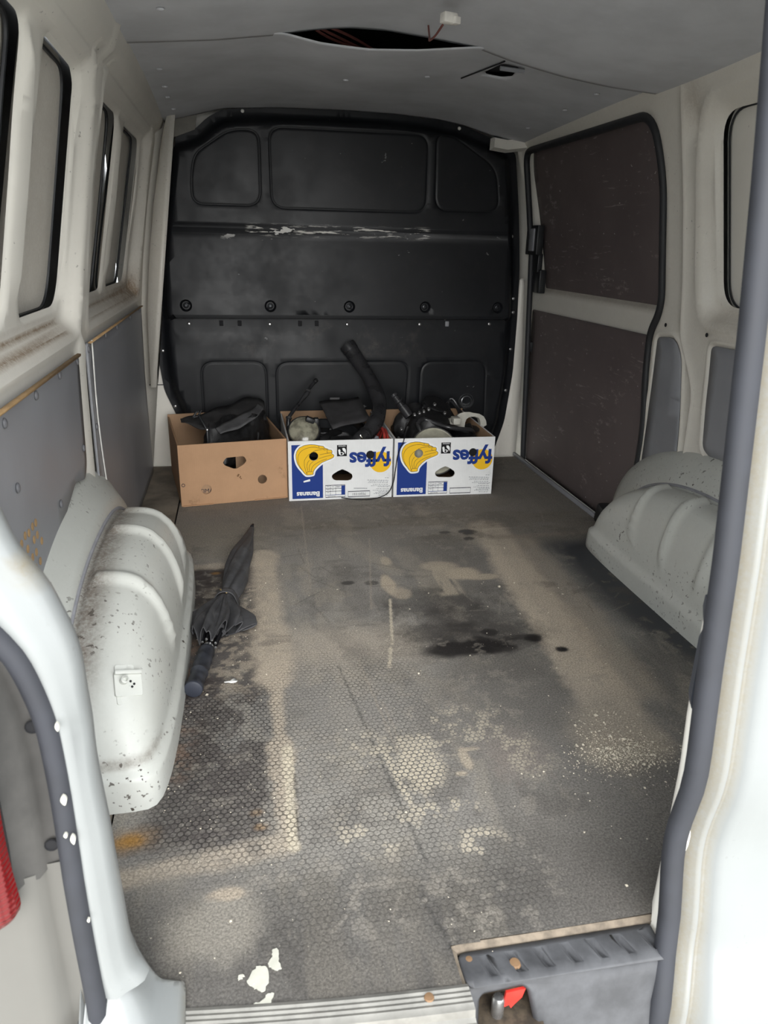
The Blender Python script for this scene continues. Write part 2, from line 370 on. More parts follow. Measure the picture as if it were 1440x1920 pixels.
# front post of the left side
def post_fn(v): return np.stack([-(wl(v[:, 1])-.018+.012*sm(1-np.abs(v[:, 0]-2.40)/.015)), v[:, 0], v[:, 1]], 1)
sheet('door_post', rect(2.405, .36, 2.495, ZT-.05), [], [], .03, lambda v: np.stack([-(wl(v[:, 1])-.03), v[:, 0], v[:, 1]], 1), M_body, Lw, thick=.02, dirt=lambda v: .18+0*v[:, 0], flip=True)
plate('post_seam', rect(-.85, .352, -.70, .355), [], .001, Matrix(((1, 0, 0, 0), (0, 0, -1, 2.4985), (0, 1, 0, 0), (0, 0, 0, 1))), M_dark, Lw)

# --- wheel arches
M_sealer = plain('grey_seam_sealer', (.33, .33, .355), .6)
def arch(side, parent, yc, ribs, dirtf, off=0.):
    xw = -.868 if side < 0 else .83
    NT_ = 220; th = np.linspace(0, PI, NT_)
    def ring(a, h, x, q=2.35, yc_=yc):
        c, s = np.cos(th), np.sin(th); Y = yc_-a*np.sign(c)*np.abs(c)**(2/q); Z = h*np.abs(s)**(2/q); return np.stack([np.full(NT_, x), Y, Z], 1)
    sg = 1 if side < 0 else -1
    xi = -.627 if side < 0 else .627
    R_ = [ring(.640, .395, xw, 2.2, yc+.06), ring(.632, .392, xw+sg*.012, 2.2, yc+.06), ring(.60, .37, xw+sg*.03, 2.2, yc+.055), ring(.555, .335, xw+sg*.06, 2.25, yc+.04), ring(.535, .322, xw+sg*.070, 2.3, yc+.02), ring(.525, .310, xw+sg*.072, 2.3, yc+.01), ring(.522, .303, xw+sg*.074, 2.3, yc), ring(.510, .300, xw+sg*.082, 2.35, yc)]
    xd = xw+sg*.082; a0, h0 = .505, .305
    us = list(np.linspace(.03, .6, 14))+list(1-np.geomspace(.38, 1e-7, 44))
    nd = len(R_)
    for uu in us:
        R_.append(ring(a0*(1-uu**14)**.42, h0*(1-uu**4.2)**.45, xd+(xi-xd)*uu))
    A = np.array(R_)
    for i in range(nd, len(R_)):
        X, Y, Z = A[i, :, 0], A[i, :, 1], A[i, :, 2]; uu = us[i-nd]
        # the raised ribs over the crown, the step near the floor
        fade = sm((Z-.11)/.05)*sm((uu-.04)/.08); hgt = sum(sm(1-np.abs(Y-y0)/w) for y0, w in ribs)
        n_ = np.stack([np.full(NT_, sg*uu**3), (Y-yc)/a0*.8, np.maximum(.05, Z/h0)*(1-uu**5)+.02], 1); n_ /= np.linalg.norm(n_, axis=1)[:, None]
        A[i] += n_*((.013)*fade*np.clip(hgt, 0, 1))[:, None]
        st = sm((.072-Z)/.012); A[i, :, 0] += sg*.010*st*sm((uu-.5)/.3); A[i, :, 1] = yc+(A[i, :, 1]-yc)*(1+.018*st)
    nr = len(R_); V_ = A.reshape(-1, 3); F_ = []
    for i in range(nr-1):
        for j in range(NT_-1):
            q = (i*NT_+j, i*NT_+j+1, (i+1)*NT_+j+1, (i+1)*NT_+j); F_.append(q if side < 0 else q[::-1])
    sl_ = R_[5]; tube('seam_sealer', [tuple(p) for p in sl_[::4]], .0045, M_sealer, parent, 6)
    # cap the last ring
    F_.append([(nr-1)*NT_+j for j in range(NT_)])
    me = mesh('wheel_arch', V_, F_); o = link('wheel_arch', me, M_arch, parent)
    a = me.attributes.new('dirt', 'FLOAT', 'POINT'); a.data.foreach_set('value', np.clip(dirtf(V_), 0, 1).astype(np.float32)); return o
def ad_l(v):
    x, y, z = v.T; n = .75*sm((x+.80)/.01)*sm((-.715-x)/.06)*sm((y-.40)/.1)*sm((1.3-y)/.15)
    return n+.06+.55*sm((.10-np.abs(z-.085)*6)/.1)*sm((.5-y)/.06)*sm((x+.76)/.03)
AL = arch(-1, Lw, .885, [(1.13, .026), (.945, .028), (.71, .030)], ad_l)

# ------------------------------------------------------------------ right wall, with the sliding door opening
Rw = root('wall_right', 'right side wall of the van with door opening, pillar, grey inserts and wheel arch', 'wall')
door_o = rpoly([(2.485, -.03), (2.485, 1.0), (2.45, 1.295), (1.46, 1.295), (1.415, 1.15), (1.425, .76), (1.49, .68), (1.49, .55), (1.462, .38), (1.477, .1), (1.50, -.03)], [.01, .1, .06, .085, .2, .08, .05, .1, .1, .1, .01])
hR = rpoly([(.45, .79), (1.18, .79), (1.18, 1.262), (.45, 1.262)], .065)
bayR = rpoly([(-.2, .735), (1.21, .735), (1.235, .85), (1.235, 1.15), (1.20, 1.30), (-.2, 1.30)], [.02, .12, .1, .1, .07, .02])
g1 = rpoly([(1.43, .678), (1.335, .686), (1.295, .64), (1.262, .465), (1.242, .244), (1.331, .178), (1.438, .185), (1.438, .425)], [.02, .03, .03, .1, .02, .02, .02, .1])
g2 = rpoly([(1.15, .687), (.60, .70), (.60, .40), (1.09, .385), (1.129, .402), (1.144, .537)], [.02, .02, .02, .03, .02, .05])
def rw_fn(v):
    y, z = v[:, 0], v[:, 1]; base = wl(z)-.04; s = sm(sdist(bayR, v)/.042)
    dR = sdist(bayR, v); base = base+(np.maximum(win(z)-.04, base+.02)-base)*s-.006*sm(1-np.abs(dR+.004)/.014)
    base = base+.010*sm(1-np.abs(sdist(hR, v))/.014)
    yl = 1.305-.09*sm((.72-z)/.2); base = base-.008*sm(1-np.abs(y-yl+.008)/.016)*sm((z-.15)/.1)*sm((1.33-z)/.03)
    d1, d2 = sdist(g1, v), sdist(g2, v); base = base+.006*sm((d1+.004)/.004)+.006*sm((d2+.004)/.004)-.006*sm(1-np.abs(d1+.012)/.009)-.006*sm(1-np.abs(d2+.012)/.009)
    base = base+.012*sm((sdist(door_o, v)+.03)/.03)
    base = base+.018*sm(1-np.hypot(y-1.255, (z-1.24)*.5)/.035)
    return np.stack([base, y, z], 1)
Lp = [door_o, offs(door_o, -.012), offs(door_o, -.03)]+[offs(bayR, k) for k in (-.018, -.004, .010, .024, .042)]+[np.array([(1.305-.09*float(sm((.72-z)/.2))+o_, z) for z in list(np.linspace(.16, 1.34, 40))]+[(1.305-.09*float(sm((.72-z)/.2))+o_+.0005, z) for z in list(np.linspace(1.34, .16, 40))]) for o_ in (-.016, -.008, 0)]+[offs(hR, -.006), offs(hR, -.014)]
for g_ in (g1, g2): Lp += [offs(g_, k) for k in (0, -.004, -.008, -.012, -.016, -.021)]
sheet('inner_panel', rect(.0, -.03, 2.495, ZT), [door_o, hR], Lp[1:], .022, rw_fn, M_body, Rw, dirt=lambda v: .12+.30*sm(1-np.hypot(v[:, 0]-1.25, v[:, 1]-1.29)/.09)+.25*sm(1-np.hypot((v[:, 0]-1.12)*.7, v[:, 1]-.745)/.1))
sheet('window_blank', offs(hR, -.02), [], [], .05, lambda v: np.stack([wx(1, v[:, 1], .036), v[:, 0], v[:, 1]], 1), M_body, Rw)
p3 = [(float(wx(1, p[1], .030)), p[0], p[1]) for p in offs(hR, -.004)]; tube('window_seal', p3+[p3[0]], .003, M_rubber, Rw, 6)
side_panel('lining_panel', g1, 1, .000, .004, M_lining, Rw); side_panel('lining_panel', g2, 1, .000, .004, M_lining, Rw)
for y, z in ((1.16, .715), (1.255, .225), (1.37, .72)):
    lathe('drain_hole', [(.006, 0), (.006, .001), (.003, .0012)], M_dark, Rw, 10, orient((sx(1, z, -.011), y, z), (-1, 0, 0)))
arch(1, Rw, .90, [(1.13, .022), (.955, .026), (.78, .028)], lambda v: .10+.5*sm((.02-v[:, 2])/.02)*sm((v[:, 1]-1.2)/.1))
# door-opening weather strip along the aperture
p3 = [(float(sx(1, p[1], .006)), p[0], p[1]) for p in door_o]
tube('weather_strip', p3+[p3[0]], .013, M_rubber, Rw, 8)

# ------------------------------------------------------------------ sliding door
D1 = root('door_1', 'closed sliding side door lined with two brown film-faced boards', 'door')
dx = lambda z, d=0: sx(1, z, .03+d)
dout = rpoly([(2.58, -.03), (2.58, 1.36), (1.36, 1.36), (1.36, .7), (1.40, -.03)], .02)
recess = rpoly([(2.475, .745), (2.50, 1.0), (2.53, 1.25), (2.48, 1.345), (1.37, 1.345), (1.37, .745)], [.03, .2, .05, .05, .02, .02])
def d_fn(v):
    y, z = v[:, 0], v[:, 1]; s = sm((sdist(recess, v)+.0)/.03); return np.stack([dx(z)+.0+.035*s, y, z], 1)
sheet('door_frame', dout, [], [recess, offs(recess, .01), offs(recess, .02), offs(recess, .03)], .03, d_fn, M_body, D1, dirt=lambda v: .35*sm((v[:, 1]-.735)/.02)*sm((.79-v[:, 1])/.02)+.08)
def dboard(name, P_, d):
    o = sheet(name, P_, [], [], .05, lambda v: np.stack([dx(v[:, 1], d), v[:, 0], v[:, 1]], 1), M_board, D1); md = o.modifiers.new('s', 'SOLIDIFY'); md.thickness = .006; md.offset = 0; return o
dboard('upper_board', rpoly([(2.455, .757), (2.485, 1.0), (2.515, 1.24), (2.47, 1.335), (1.375, 1.335), (1.375, .757)], [.03, .2, .05, .05, .02, .02]), .028)
lb = dboard('lower_board', rpoly([(2.525, .667), (1.40, .672), (1.40, -.02), (2.525, -.02)], .008), -.008)
bm = bmesh.new()
for (z0, z1, y0, y1, t) in ((.90, 1.018, 2.405, 2.53, .03), (.83, .905, 2.42, 2.53, .022), (.745, .84, 2.40, 2.515, .03)):
    zc = (z0+z1)/2; add_box(bm, (float(dx(zc))-.012, (y0+y1)/2, zc), (t, y1-y0, z1-z0), None, .004)
lat = bmobj('door_latch', bm, M_blackp, D1)
bm = bmesh.new(); add_box(bm, (float(dx(.96))-.030, 2.455, .96), (.008, .05, .09), None, .003); bmobj('pull_recess', bm, M_greyp if False else M_lining, lat)
bm = bmesh.new(); add_box(bm, (float(dx(.50))-.012, 2.515, .505), (.03, .035, .045), None, .004); bmobj('door_stop', bm, M_blackp, D1)
bm = bmesh.new(); add_box(bm, (.79, 1.56, .03), (.05, .09, .075), Matrix.Rotation(.25, 3, 'X'), .01)
bmobj('lower_guide', bm, M_blackp, D1)

# ------------------------------------------------------------------ bulkhead (front wall)
Fw = root('wall_front', 'black steel bulkhead closing the front of the load space', 'wall')
Yk = 2.495
bo = rpoly([(-.738, .20), (-.79, .33), (-.802, .45), (-.802, .63), (-.792, .825), (-.76, 1.023), (-.715, 1.285), (-.60, 1.322), (-.555, 1.366), (-.489, 1.397), (-.288, 1.412), (-.04, 1.417), (.17, 1.414), (.345, 1.402), (.456, 1.384), (.571, 1.347), (.685, 1.30), (.72, 1.06), (.742, .85), (.75, .63), (.75, .39), (.728, .165), (.685, .02), (-.64, .02)], .03, 3)
pUL = rpoly([(-.627, 1.16), (-.63, 1.056), (-.36, 1.056), (-.358, 1.331), (-.47, 1.331), (-.61, 1.24)], [.04, .06, .06, .05, .05, .05])
pUC = rpoly([(-.328, 1.345), (-.325, 1.05), (.31, 1.05), (.31, 1.345)], .06)
pUR = rpoly([(.335, 1.345), (.340, 1.06), (.625, 1.06), (.60, 1.235), (.41, 1.345)], [.05, .06, .06, .06, .05])
pLL = rpoly([(-.636, .16), (-.36, .16), (-.36, .457), (-.636, .457)], .06); pLC = rpoly([(-.325, .16), (.245, .16), (.26, .453), (-.325, .453)], .06); pLR = rpoly([(.30, .16), (.62, .16), (.61, .452), (.305, .452)], .06)
pans = (pUL, pUC, pUR, pLL, pLC, pLR)
fold = [rect(-.70, z-.001, .66, z+.001) for z in (.985, .965, .95)]
def shelf(z): return np.interp(z, [0, .15, .45, .56, .60, .628, .632, .645, .70, .82, .955, .975, .99, 1.05, 1.42], [.030, .036, .038, .032, .024, .018, .058, .060, .058, .046, .0355, .0362, .034, .034, .030])
def bk_fn(v):
    x, z = v[:, 0], v[:, 1]; d = sdist(bo, v); k = sm((d-.026)/.035)
    h = shelf(z)*k
    for p in pans:
        s = sdist(p, v); h = h-.0026*sm(1-np.abs(s-.004)/.0055)-.0006*sm(s/.01)
    for x0 in (-.674, -.339, -.013, .312, .635):
        rr = np.hypot(x-x0, z-.681); h = h-.012*sm((.024-rr)/.008)
    # dents
    for x0, z0, r0, a in ((-.18, .655, .02, .006), (-.12, .65, .012, .006), (-.28, .72, .05, .004), (-.05, .53, .07, .004), (-.4, .52, .09, .003)):
        h = h-a*sm(1-np.hypot(x-x0, z-z0)/r0)
    return np.stack([x, Yk-h, z], 1)
LL = [offs(bo, .026), offs(bo, .036), offs(bo, .048), offs(bo, .061)]
for p in pans: LL += [offs(p, k) for k in (-.002, .0012, .004, .0068, .010, .016)]
for x0 in (-.674, -.339, -.013, .312, .635): LL += [circ(x0, .681, k, 20) for k in (.024, .020, .016)]
for z in (.628, .632, .645, .955, .975, .99): LL.append(rect(-.715, z-.0006, .665, z+.0006))
bulk = sheet('bulkhead_panel', bo, [], LL, .022, bk_fn, M_bulk, Fw)
bulk.data.set_sharp_from_angle(angle=math.radians(50))
for x0 in (-.674, -.339, -.013, .312, .635):
    b = lathe('fixing_bolt', [(.0115, 0), (.0115, .004), (.0095, .0065), (.006, .0075), (.0045, .004)], plain('bolt_grey', (.03, .032, .036), .35, .5) if 'bolt_grey' not in bpy.data.materials else bpy.data.materials['bolt_grey'], Fw, 14, orient((x0, Yk-.047, .681), (0, -1, 0)))
for x0, z0 in ((-.669, .607), (-.342, .606), (-.017, .606), (.299, .607), (.614, .609)): rivet(Fw, (x0, Yk-.0225, z0), .008, M_tie, (0, -1, .1))
for x0, z0 in ((-.70, 1.292), (-.748, 1.005), (-.778, .721), (-.782, .657), (-.783, .495), (-.75, .262), (.695, .972), (.724, .716), (.728, .657), (.73, .496), (.722, .310)): rivet(Fw, (x0, Yk-.002, z0), .0075, M_tie, (0, -1, 0))
rivet(Fw, (-.42, Yk-.012, 1.392), .007, M_clear, (0, -1, 0)); rivet(Fw, (.435, Yk-.012, 1.372), .007, M_clear, (0, -1, 0))
for x0 in (-.54, -.466, -.217, -.147, .421):
    bm = bmesh.new(); add_box(bm, (x0, Yk-.0235, .609), (.016, .008, .022), None, .002); bmobj('slot_cover', bm, M_dark if x0 < 0 else M_lining, Fw)
lathe('drain_plug', [(.036, 0), (.036, .004), (.032, .007), (.030, .003), (.026, .003), (.025, .008), (.021, .009), (.019, .003), (.008, .002)], plain('satin_black', (.14, .145, .15), .22, .7), Fw, 28, orient((.525, Yk-.033, .27), (0, -1, .06)))
plate('corner_plate', [(-.705, 1.282), (-.60, 1.322), (-.59, 1.372), (-.712, 1.345)], [], .003, Matrix(((1, 0, 0, 0), (0, 0, -1, Yk-.006), (0, 1, 0, 0), (0, 0, 0, 1))), plain('primer_grey', (.16, .15, .13), .6), Fw)
# body metal behind the bulkhead's edges
plate('cab_frame', rect(-.95, -.05, .90, 1.5), [], .01, Matrix(((1, 0, 0, 0), (0, 0, -1, Yk+.11), (0, 1, 0, 0), (0, 0, 0, 1))), M_body, Fw)
sheet('side_post', rpoly([(.69, -.02), (.80, -.02), (.795, .4), (.772, .80), (.75, .80), (.735, .3)], .01), [], [], .05, lambda v: np.stack([v[:, 0], np.full(len(v), Yk+.006), v[:, 1]], 1), M_body, Fw, thick=.004)
sheet('side_post', rect(-.88, -.02, -.60, 1.40), [], [], .08, lambda v: np.stack([v[:, 0], np.full(len(v), Yk+.012), v[:, 1]], 1), M_body, Fw, thick=.004)
bm = bmesh.new(); add_tube(bm, [(.565, 2.45, 1.318), (.63, 2.46, 1.312), (.74, 2.44, 1.325)], .024, 8, sect=[(.9, -.8), (.9, .8), (-.6, 1), (-.9, -.6)]); bmobj('roof_bracket', bm, M_body, Fw)

# ------------------------------------------------------------------ ceiling: two sagging liner sheets under the roof
Ce = root('ceiling', 'grey hardboard headlining in two sagging sheets with an open slit between', 'ceiling')
nx_ = [-.80, -.70, -.499, -.337, -.252, -.171, -.076, .035, .171, .268, .421, .562, .707, .80]
nz_ = [1.36, 1.371, 1.389, 1.411, 1.427, 1.437, 1.438, 1.429, 1.414, 1.389, 1.361, 1.344, 1.335, 1.33]
fx_ = [-.80, -.689, -.5, -.337, -.239, -.117, .008, .171, .3, .5, .7, .80]; fz_ = [1.366, 1.375, 1.394, 1.411, 1.394, 1.388, 1.394, 1.411, 1.408, 1.378, 1.348, 1.34]
kx_ = [-.80, -.71, -.60, -.489, -.288, -.04, .17, .345, .456, .571, .685, .80]; kz_ = [1.335, 1.345, 1.37, 1.398, 1.410, 1.414, 1.411, 1.40, 1.384, 1.352, 1.325, 1.31]
rx_ = [-.80, -.6, -.3, 0, .3, .6, .80]; rz_ = [1.375, 1.40, 1.41, 1.412, 1.408, 1.39, 1.365]
def smo(xs, zs):
    x = np.linspace(-.9, .9, 721); z = np.interp(x, xs, zs); k = np.hanning(25); k /= k.sum(); z = np.convolve(np.pad(z, 12, 'edge'), k, 'valid'); return lambda q: np.interp(q, x, z)
n_s, f_s, k_s, r_s = smo(nx_, nz_), smo(fx_, fz_), smo(kx_, kz_), smo(rx_, rz_)
def near_fn(v):
    x, y = v[:, 0], v[:, 1]; t = sm((y-.1)/1.32); return np.stack([x, y, r_s(x)*(1-t)+n_s(x)*t], 1)
def far_fn(v):
    x, y = v[:, 0], v[:, 1]; t = np.clip((y-1.40)/1.08, 0, 1); t = sm(t*.5)*2; return np.stack([x, y, f_s(x)*(1-t)+k_s(x)*t+.004*np.sin(y*5+x*3)*t*(1-t)], 1)
def ceil_x(y0, y1):
    ys = np.linspace(y0, y1, 12); L = [(-.735, t) for t in ys]; Rr = [(.725, t) for t in ys[::-1]]; xs = np.linspace(-.735, .725, 60)[1:-1]; return np.array(L+[(x, y1) for x in xs]+Rr+[(x, y0) for x in xs[::-1]])
c1_ = sheet('liner_sheet', ceil_x(.16, 1.425), [], [], .03, near_fn, M_ceil, Ce, thick=-.003)
lens_h = rpoly([(.268, 1.655), (.282, 1.545), (.335, 1.545), (.352, 1.655), (.33, 1.69), (.285, 1.69)], .012)
c2_ = sheet('liner_sheet', ceil_x(1.40, 2.488), [lens_h], [], .03, far_fn, M_ceil, Ce, thick=-.003)
plate('lamp_cutout', rect(.24, 1.52, .38, 1.72), [], .002, Matrix.Translation((0, 0, 1.425)), M_dark, Ce)
tube('cutout_rim', [(.275, 1.535, 1.396), (.345, 1.535, 1.392)], .006, M_lining, Ce, 6)
tube('scratch_groove', [(.275, 1.50, 1.4055), (.252, 1.62, 1.406), (.225, 1.75, 1.4065)], .002, M_dark, Ce, 6)
for x, y in ((-.655, 1.72), (-.66, 1.95), (-.665, 2.1), (-.66, 2.3), (-.12, 1.80), (.12, 1.75), (.60, 1.6), (.61, 1.85), (.62, 2.2), (-.60, 1.15)):
    z = float((far_fn if y > 1.43 else near_fn)(np.array([[x, y]]))[0, 2]); rivet(Ce, (x, y, z-.001), .009, M_ceil, (0, 0, -1))
sheet('roof_skin', rect(-.95, .05, .93, 2.7), [], [], .2, lambda v: np.stack([v[:, 0], v[:, 1], 1.50-.05*(v[:, 0]/.9)**2], 1), M_dark, Ce, thick=-.004)
for k, (a, b) in enumerate((((-.27, 1.41, 1.435), (-.08, 1.60, 1.425)), ((-.26, 1.41, 1.437), (-.06, 1.62, 1.423)), ((-.24, 1.41, 1.44), (-.07, 1.58, 1.426)))):
    tube('roof_wire', spline([a, ((a[0]+b[0])/2-.02+k*.012, (a[1]+b[1])/2, 1.428+k*.004), b], 5), .0035, plain('red_brown_wire', (.20, .07, .06), .5) if k == 0 else bpy.data.materials['red_brown_wire'], Ce, 6)
cn = thing('wire_connector', 'small white plastic plug dangling on a red wire from the headlining', 'connector', (.003, 1.085, 1.385))
bm = bmesh.new(); add_box(bm, (0, 0, .004), (.034, .022, .020), Matrix.Rotation(.3, 3, 'Z'), .003); add_box(bm, (.014, -.003, .0), (.016, .018, .014), Matrix.Rotation(.5, 3, 'Z'), .002); bmobj('plug_body', bm, M_white, cn)
tube('lead', spline([(-.010, .012, -.006), (-.014, .06, -.016), (-.012, .12, -.012), (.004, .19, .012), (.012, .24, .05)], 6), .0024, bpy.data.materials['red_brown_wire'], cn, 6)

# ------------------------------------------------------------------ floor
Fl = root('floor', 'worn dusty rubber load floor with a honeycomb pattern', 'floor')
X0, X1, NX, NY = -.716, .815, 384, 640
def yrear(x): return -.043+.11*(x+.02)**2
gx = np.linspace(X0, X1, NX); gt = np.linspace(0, 1, NY); GX, GT = np.meshgrid(gx, gt)
GY = yrear(GX)*(1-sm(GT*6))+GT*2.47
def seg(x0, y0, x1, y1, w, soft, wob=0., nz=None):
    ax, ay = x1-x0, y1-y0; t = np.clip(((GX-x0)*ax+(GY-y0)*ay)/(ax*ax+ay*ay), 0, 1); d = np.hypot(GX-x0-t*ax, GY-y0-t*ay)
    if nz is not None: d = d+(nz-.5)*wob
    return sm((w+soft-d)/soft)
def blob(x, y, rx, ry, soft=.5, wob=.8, nz=None):
    d = np.hypot((GX-x)/rx, (GY-y)/ry)
    if nz is not None: d = d+(nz-.5)*wob
    return sm((1+soft-d)/(2*soft))
def boxm(x0, y0, x1, y1, s): return sm((GX-x0+s)/(2*s))*sm((x1+s-GX)/(2*s))*sm((GY-y0+s)/(2*s))*sm((y1+s-GY)/(2*s))
n1, n2, n3, n4 = fbm(NX, NY, 5, 5), fbm(NX, NY, 16, 5, .65), fbm(NX, NY, 60, 3, .7), fbm(NX, NY, 6, 5, .6, 4, .6)
n5 = fbm(NX, NY, 5, 5, .6, .7, 3)
C3 = lambda c: np.array(c)[None, None, :]
col = np.ones((NY, NX, 1))*C3((.235, .221, .202))
def lay(mask, c, k=1.):
    global col
    m_ = np.clip(mask*k, 0, 1)[..., None]; col = col*(1-m_)+C3(c)*m_
lay(sm((n1-.45)/.25), (.285, .267, .238), .6); lay(sm((n2-.5)/.2), (.165, .154, .138), .5); lay(sm((n4-.5)/.2), (.32, .295, .255), .35)
lay(sm((GY-1.35)/.4), (.165, .146, .122), .6); lay(sm((n5-.5)/.15)*sm((GY-1.4)/.2), (.25, .22, .18), .4)
lay(sm((.25-GY)/.3)*sm((n1-.3)/.4), (.112, .104, .096), .92)  # near end of the floor coloured darker against the incoming sun
# clean black rubber beside the right arch and the dark bed on the left
lay(boxm(.42, 1.42, .83, 1.5, .03), (.18, .16, .13), .5)
lay(boxm(-.66, .27, -.44, 1.38, .03), (.075, .065, .061), .85); lay(boxm(-.66, .9, -.50, 1.40, .05)*sm((n2-.35)/.2), (.022, .020, .022), .75)
lay(boxm(-.66, .45, -.55, .80, .05)*sm((n2-.3)/.3), (.035, .026, .024), .8); lay(boxm(-.66, .25, -.5, .50, .06)*sm((n1-.35)/.2), (.080, .068, .064), .6)
lay(boxm(-.58, .70, -.44, 1.25, .05)*sm((n3-.44)/.1), (.33, .28, .22), .75); lay(boxm(-.56, .30, -.43, .7, .04)*sm((n2-.5)/.1), (.27, .26, .24), .5)
lay(boxm(-.64, .44, -.60, .95, .03)*sm((n3-.4)/.2), (.24, .15, .10), .6)
lay(boxm(-.70, 1.43, -.40, 1.75, .05), (.215, .19, .15), .5)
lay(boxm(.0, .45, .27, 1.55, .08)*(.45+.7*n1), (.125, .115, .102), .7); lay(boxm(.40, .35, .62, .75, .06)*(.4+.7*n1), (.105, .097, .088), .7)
# dust ridges left where a rack stood
for a, w, s_, k in (((-.425, 1.46, -.425, .75), .020, .03, .9), ((-.423, .80, -.427, .255), .010, .014, .95), ((-.44, .255, -.68, .225), .008, .02, .85), ((-.70, 1.385, -.50, 1.395), .008, .02, .6), ((-.40, .9, -.12, .86), .03, .08, .45)):
    lay(seg(*a, w, s_*1.3, .05, n2)*(.55+.7*n3), (.47, .40, .315), k)
lay(seg(-.413, .50, -.418, .245, .007, .005, .010, n3), (.60, .53, .41), .95); lay(seg(-.404, .42, -.409, .26, .0005, .003, .004, n3), (.05, .045, .04), .7)
lay(seg(.36, 1.60, .29, .42, .045, .04, .04, n2)*(.60+.75*n4), (.47, .40, .32), .95); lay(seg(.335, 1.62, .275, .8, .008, .02, .01, n3), (.53, .455, .36), .6); lay(seg(.43, 1.45, .37, .60, .03, .06, .06, n2)*(.3+n4), (.40, .335, .265), .6)
lay(blob(.235, .43, .085, .10, .4, .7, n2), (.46, .395, .31), .95); lay(blob(.235, .375, .075, .03, .5, 1, n3), (.55, .49, .39), .8)
lay(seg(.36, 1.50, .74, 1.51, .006, .02), (.26, .22, .18), .6)
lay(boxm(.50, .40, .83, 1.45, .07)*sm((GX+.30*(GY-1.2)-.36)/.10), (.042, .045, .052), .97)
for i in range(26):
    x, y, a_, l_ = rng.uniform(-.35, .35), rng.uniform(.1, 1.75), rng.uniform(-.5, .5)+PI/2, rng.uniform(.08, .30)
    lay(seg(x, y, x+l_*math.cos(a_), y+l_*math.sin(a_), rng.uniform(.004, .02), .03, .05, n3)*n2, (.38, .335, .27) if i % 2 else (.11, .10, .09), .6)
lay(sm((n2-.50)/.12)*sm((n4-.45)/.12)*sm((1.5-GY)/.3), (.36, .325, .27), .35); lay(sm((.46-n2)/.1)*sm((n5-.5)/.15), (.12, .11, .10), .5)
lay(boxm(-.15, .75, .30, 1.12, .12)*sm((n3-.42)/.15), (.10, .092, .083), .5)
lay(sm((.30-GY)/.22)*(.55+.6*n2), (.060, .055, .050), .85); lay(sm((.24-GY)/.2)*sm((n4-.46)/.12), (.13, .117, .10), .45); lay(boxm(-.05, -.1, .5, .36, .12)*(.4+.8*n1), (.105, .096, .087), .75); lay(boxm(-.10, .45, .22, .75, .10)*(.3+.8*n2), (.14, .128, .113), .6)  # sunlit near end darkened again in the colour to offset the sun
lay(blob(.03, .42, .06, .07, .6, 1.2, n3), (.27, .225, .195), .55)
lay(blob(.27, .41, .075, .045, .25, .8, n3), (.50, .43, .335), .9); lay(seg(.33, 1.30, .275, .46, .040, .035, .05, n3)*(.5+.6*n2), (.49, .42, .335), .75)
lay(boxm(-.35, 1.5, .75, 2.5, .1)*sm((n5-.45)/.2), (.13, .115, .094), .45)
# oil
for x, y, rx, ry, k in ((.05, .815, .10, .035, .95), (-.01, .90, .10, .05, .5), (.12, .86, .14, .07, .5), (.23, .835, .022, .017, 1.), (.28, .772, .016, .012, 1.), (.275, 1.565, .03, .022, .95), (.265, 1.505, .018, .013, .8), (.20, 1.57, .018, .010, .7), (-.19, 1.22, .018, .012, .75), (-.12, 1.21, .018, .014, .7), (.13, .88, .02, .018, .8), (.08, .98, .09, .05, .45), (0, 1.08, .13, .08, .4), (.09, .835, .03, .03, .8), (.13, .80, .05, .02, .7), (.21, .845, .05, .012, .6)):
    lay(blob(x, y, rx, ry, .35, 1.1, n2), (.020, .018, .018), k)
# smears of pale clay
for x, y, rx, ry, k in ((.16, 1.235, .05, .035, .9), (.215, 1.205, .05, .02, .8), (-.05, 1.36, .016, .03, .7), (-.075, 1.20, .018, .07, .9), (-.05, 1.13, .03, .035, .6), (.10, 1.30, .05, .03, .6), (-.075, .41, .012, .035, .8), (-.06, .44, .02, .006, .8), (-.095, .375, .014, .008, .8)):
    lay(blob(x, y, rx, ry, .3, 1.2, n5), (.46, .39, .30), k)
lay(boxm(.06, 1.10, .13, 1.30, .01)*sm((n4-.5)/.08), (.40, .345, .27), .8)
lay(seg(-.088, 1.10, -.13, .86, .002, .003), (.52, .46, .36), .9); lay(seg(-.138, .84, -.158, .755, .003, .003), (.52, .46, .36), .9)
for a in ((-.275, .78, -.21, .18), (-.235, .12, -.20, -.01), (-.215, .03, -.205, -.03)): lay(seg(*a, .0008, .003, .004, n3), (.03, .03, .03), .5)
for a in ((-.225, .8, -.20, .45), (-.20, .62, -.175, .30), (-.07, 1.55, -.15, 1.05), (-.27, 1.9, -.30, 1.2)): lay(seg(*a, .0008, .003), (.33, .29, .24), .6)
for i in range(70):
    x, y, a_, l_ = rng.uniform(-.4, .6), rng.uniform(.0, 1.9), rng.uniform(0, PI), rng.uniform(.02, .14); lay(seg(x, y, x+l_*math.cos(a_), y+l_*math.sin(a_), .0005, .003), (.30, .27, .23) if i % 3 else (.05, .045, .04), .35)
for x, y, rr, k in ((-.682, .305, .020, .8), (-.682, .305, .036, .35), (-.469, .30, .010, .4), (-.475, .335, .010, .25), (-.57, 1.34, .012, .4)): lay(blob(x, y, rr, rr*.7, .8, .6, n3), (.40, .20, .035), k)
lay(blob(-.54, .12, .06, .05, .5, 1.2, n2), (.34, .31, .26), .5); lay(blob(-.52, .17, .03, .012, .4, 1, n3), (.45, .37, .28), .6)
lay(seg(.02, .55, .45, .3, .05, .2, .1, n2), (.17, .16, .15), .4)
lay(sm((n3-.60)/.06)*sm((n1-.4)/.2), (.30, .27, .23), .35)
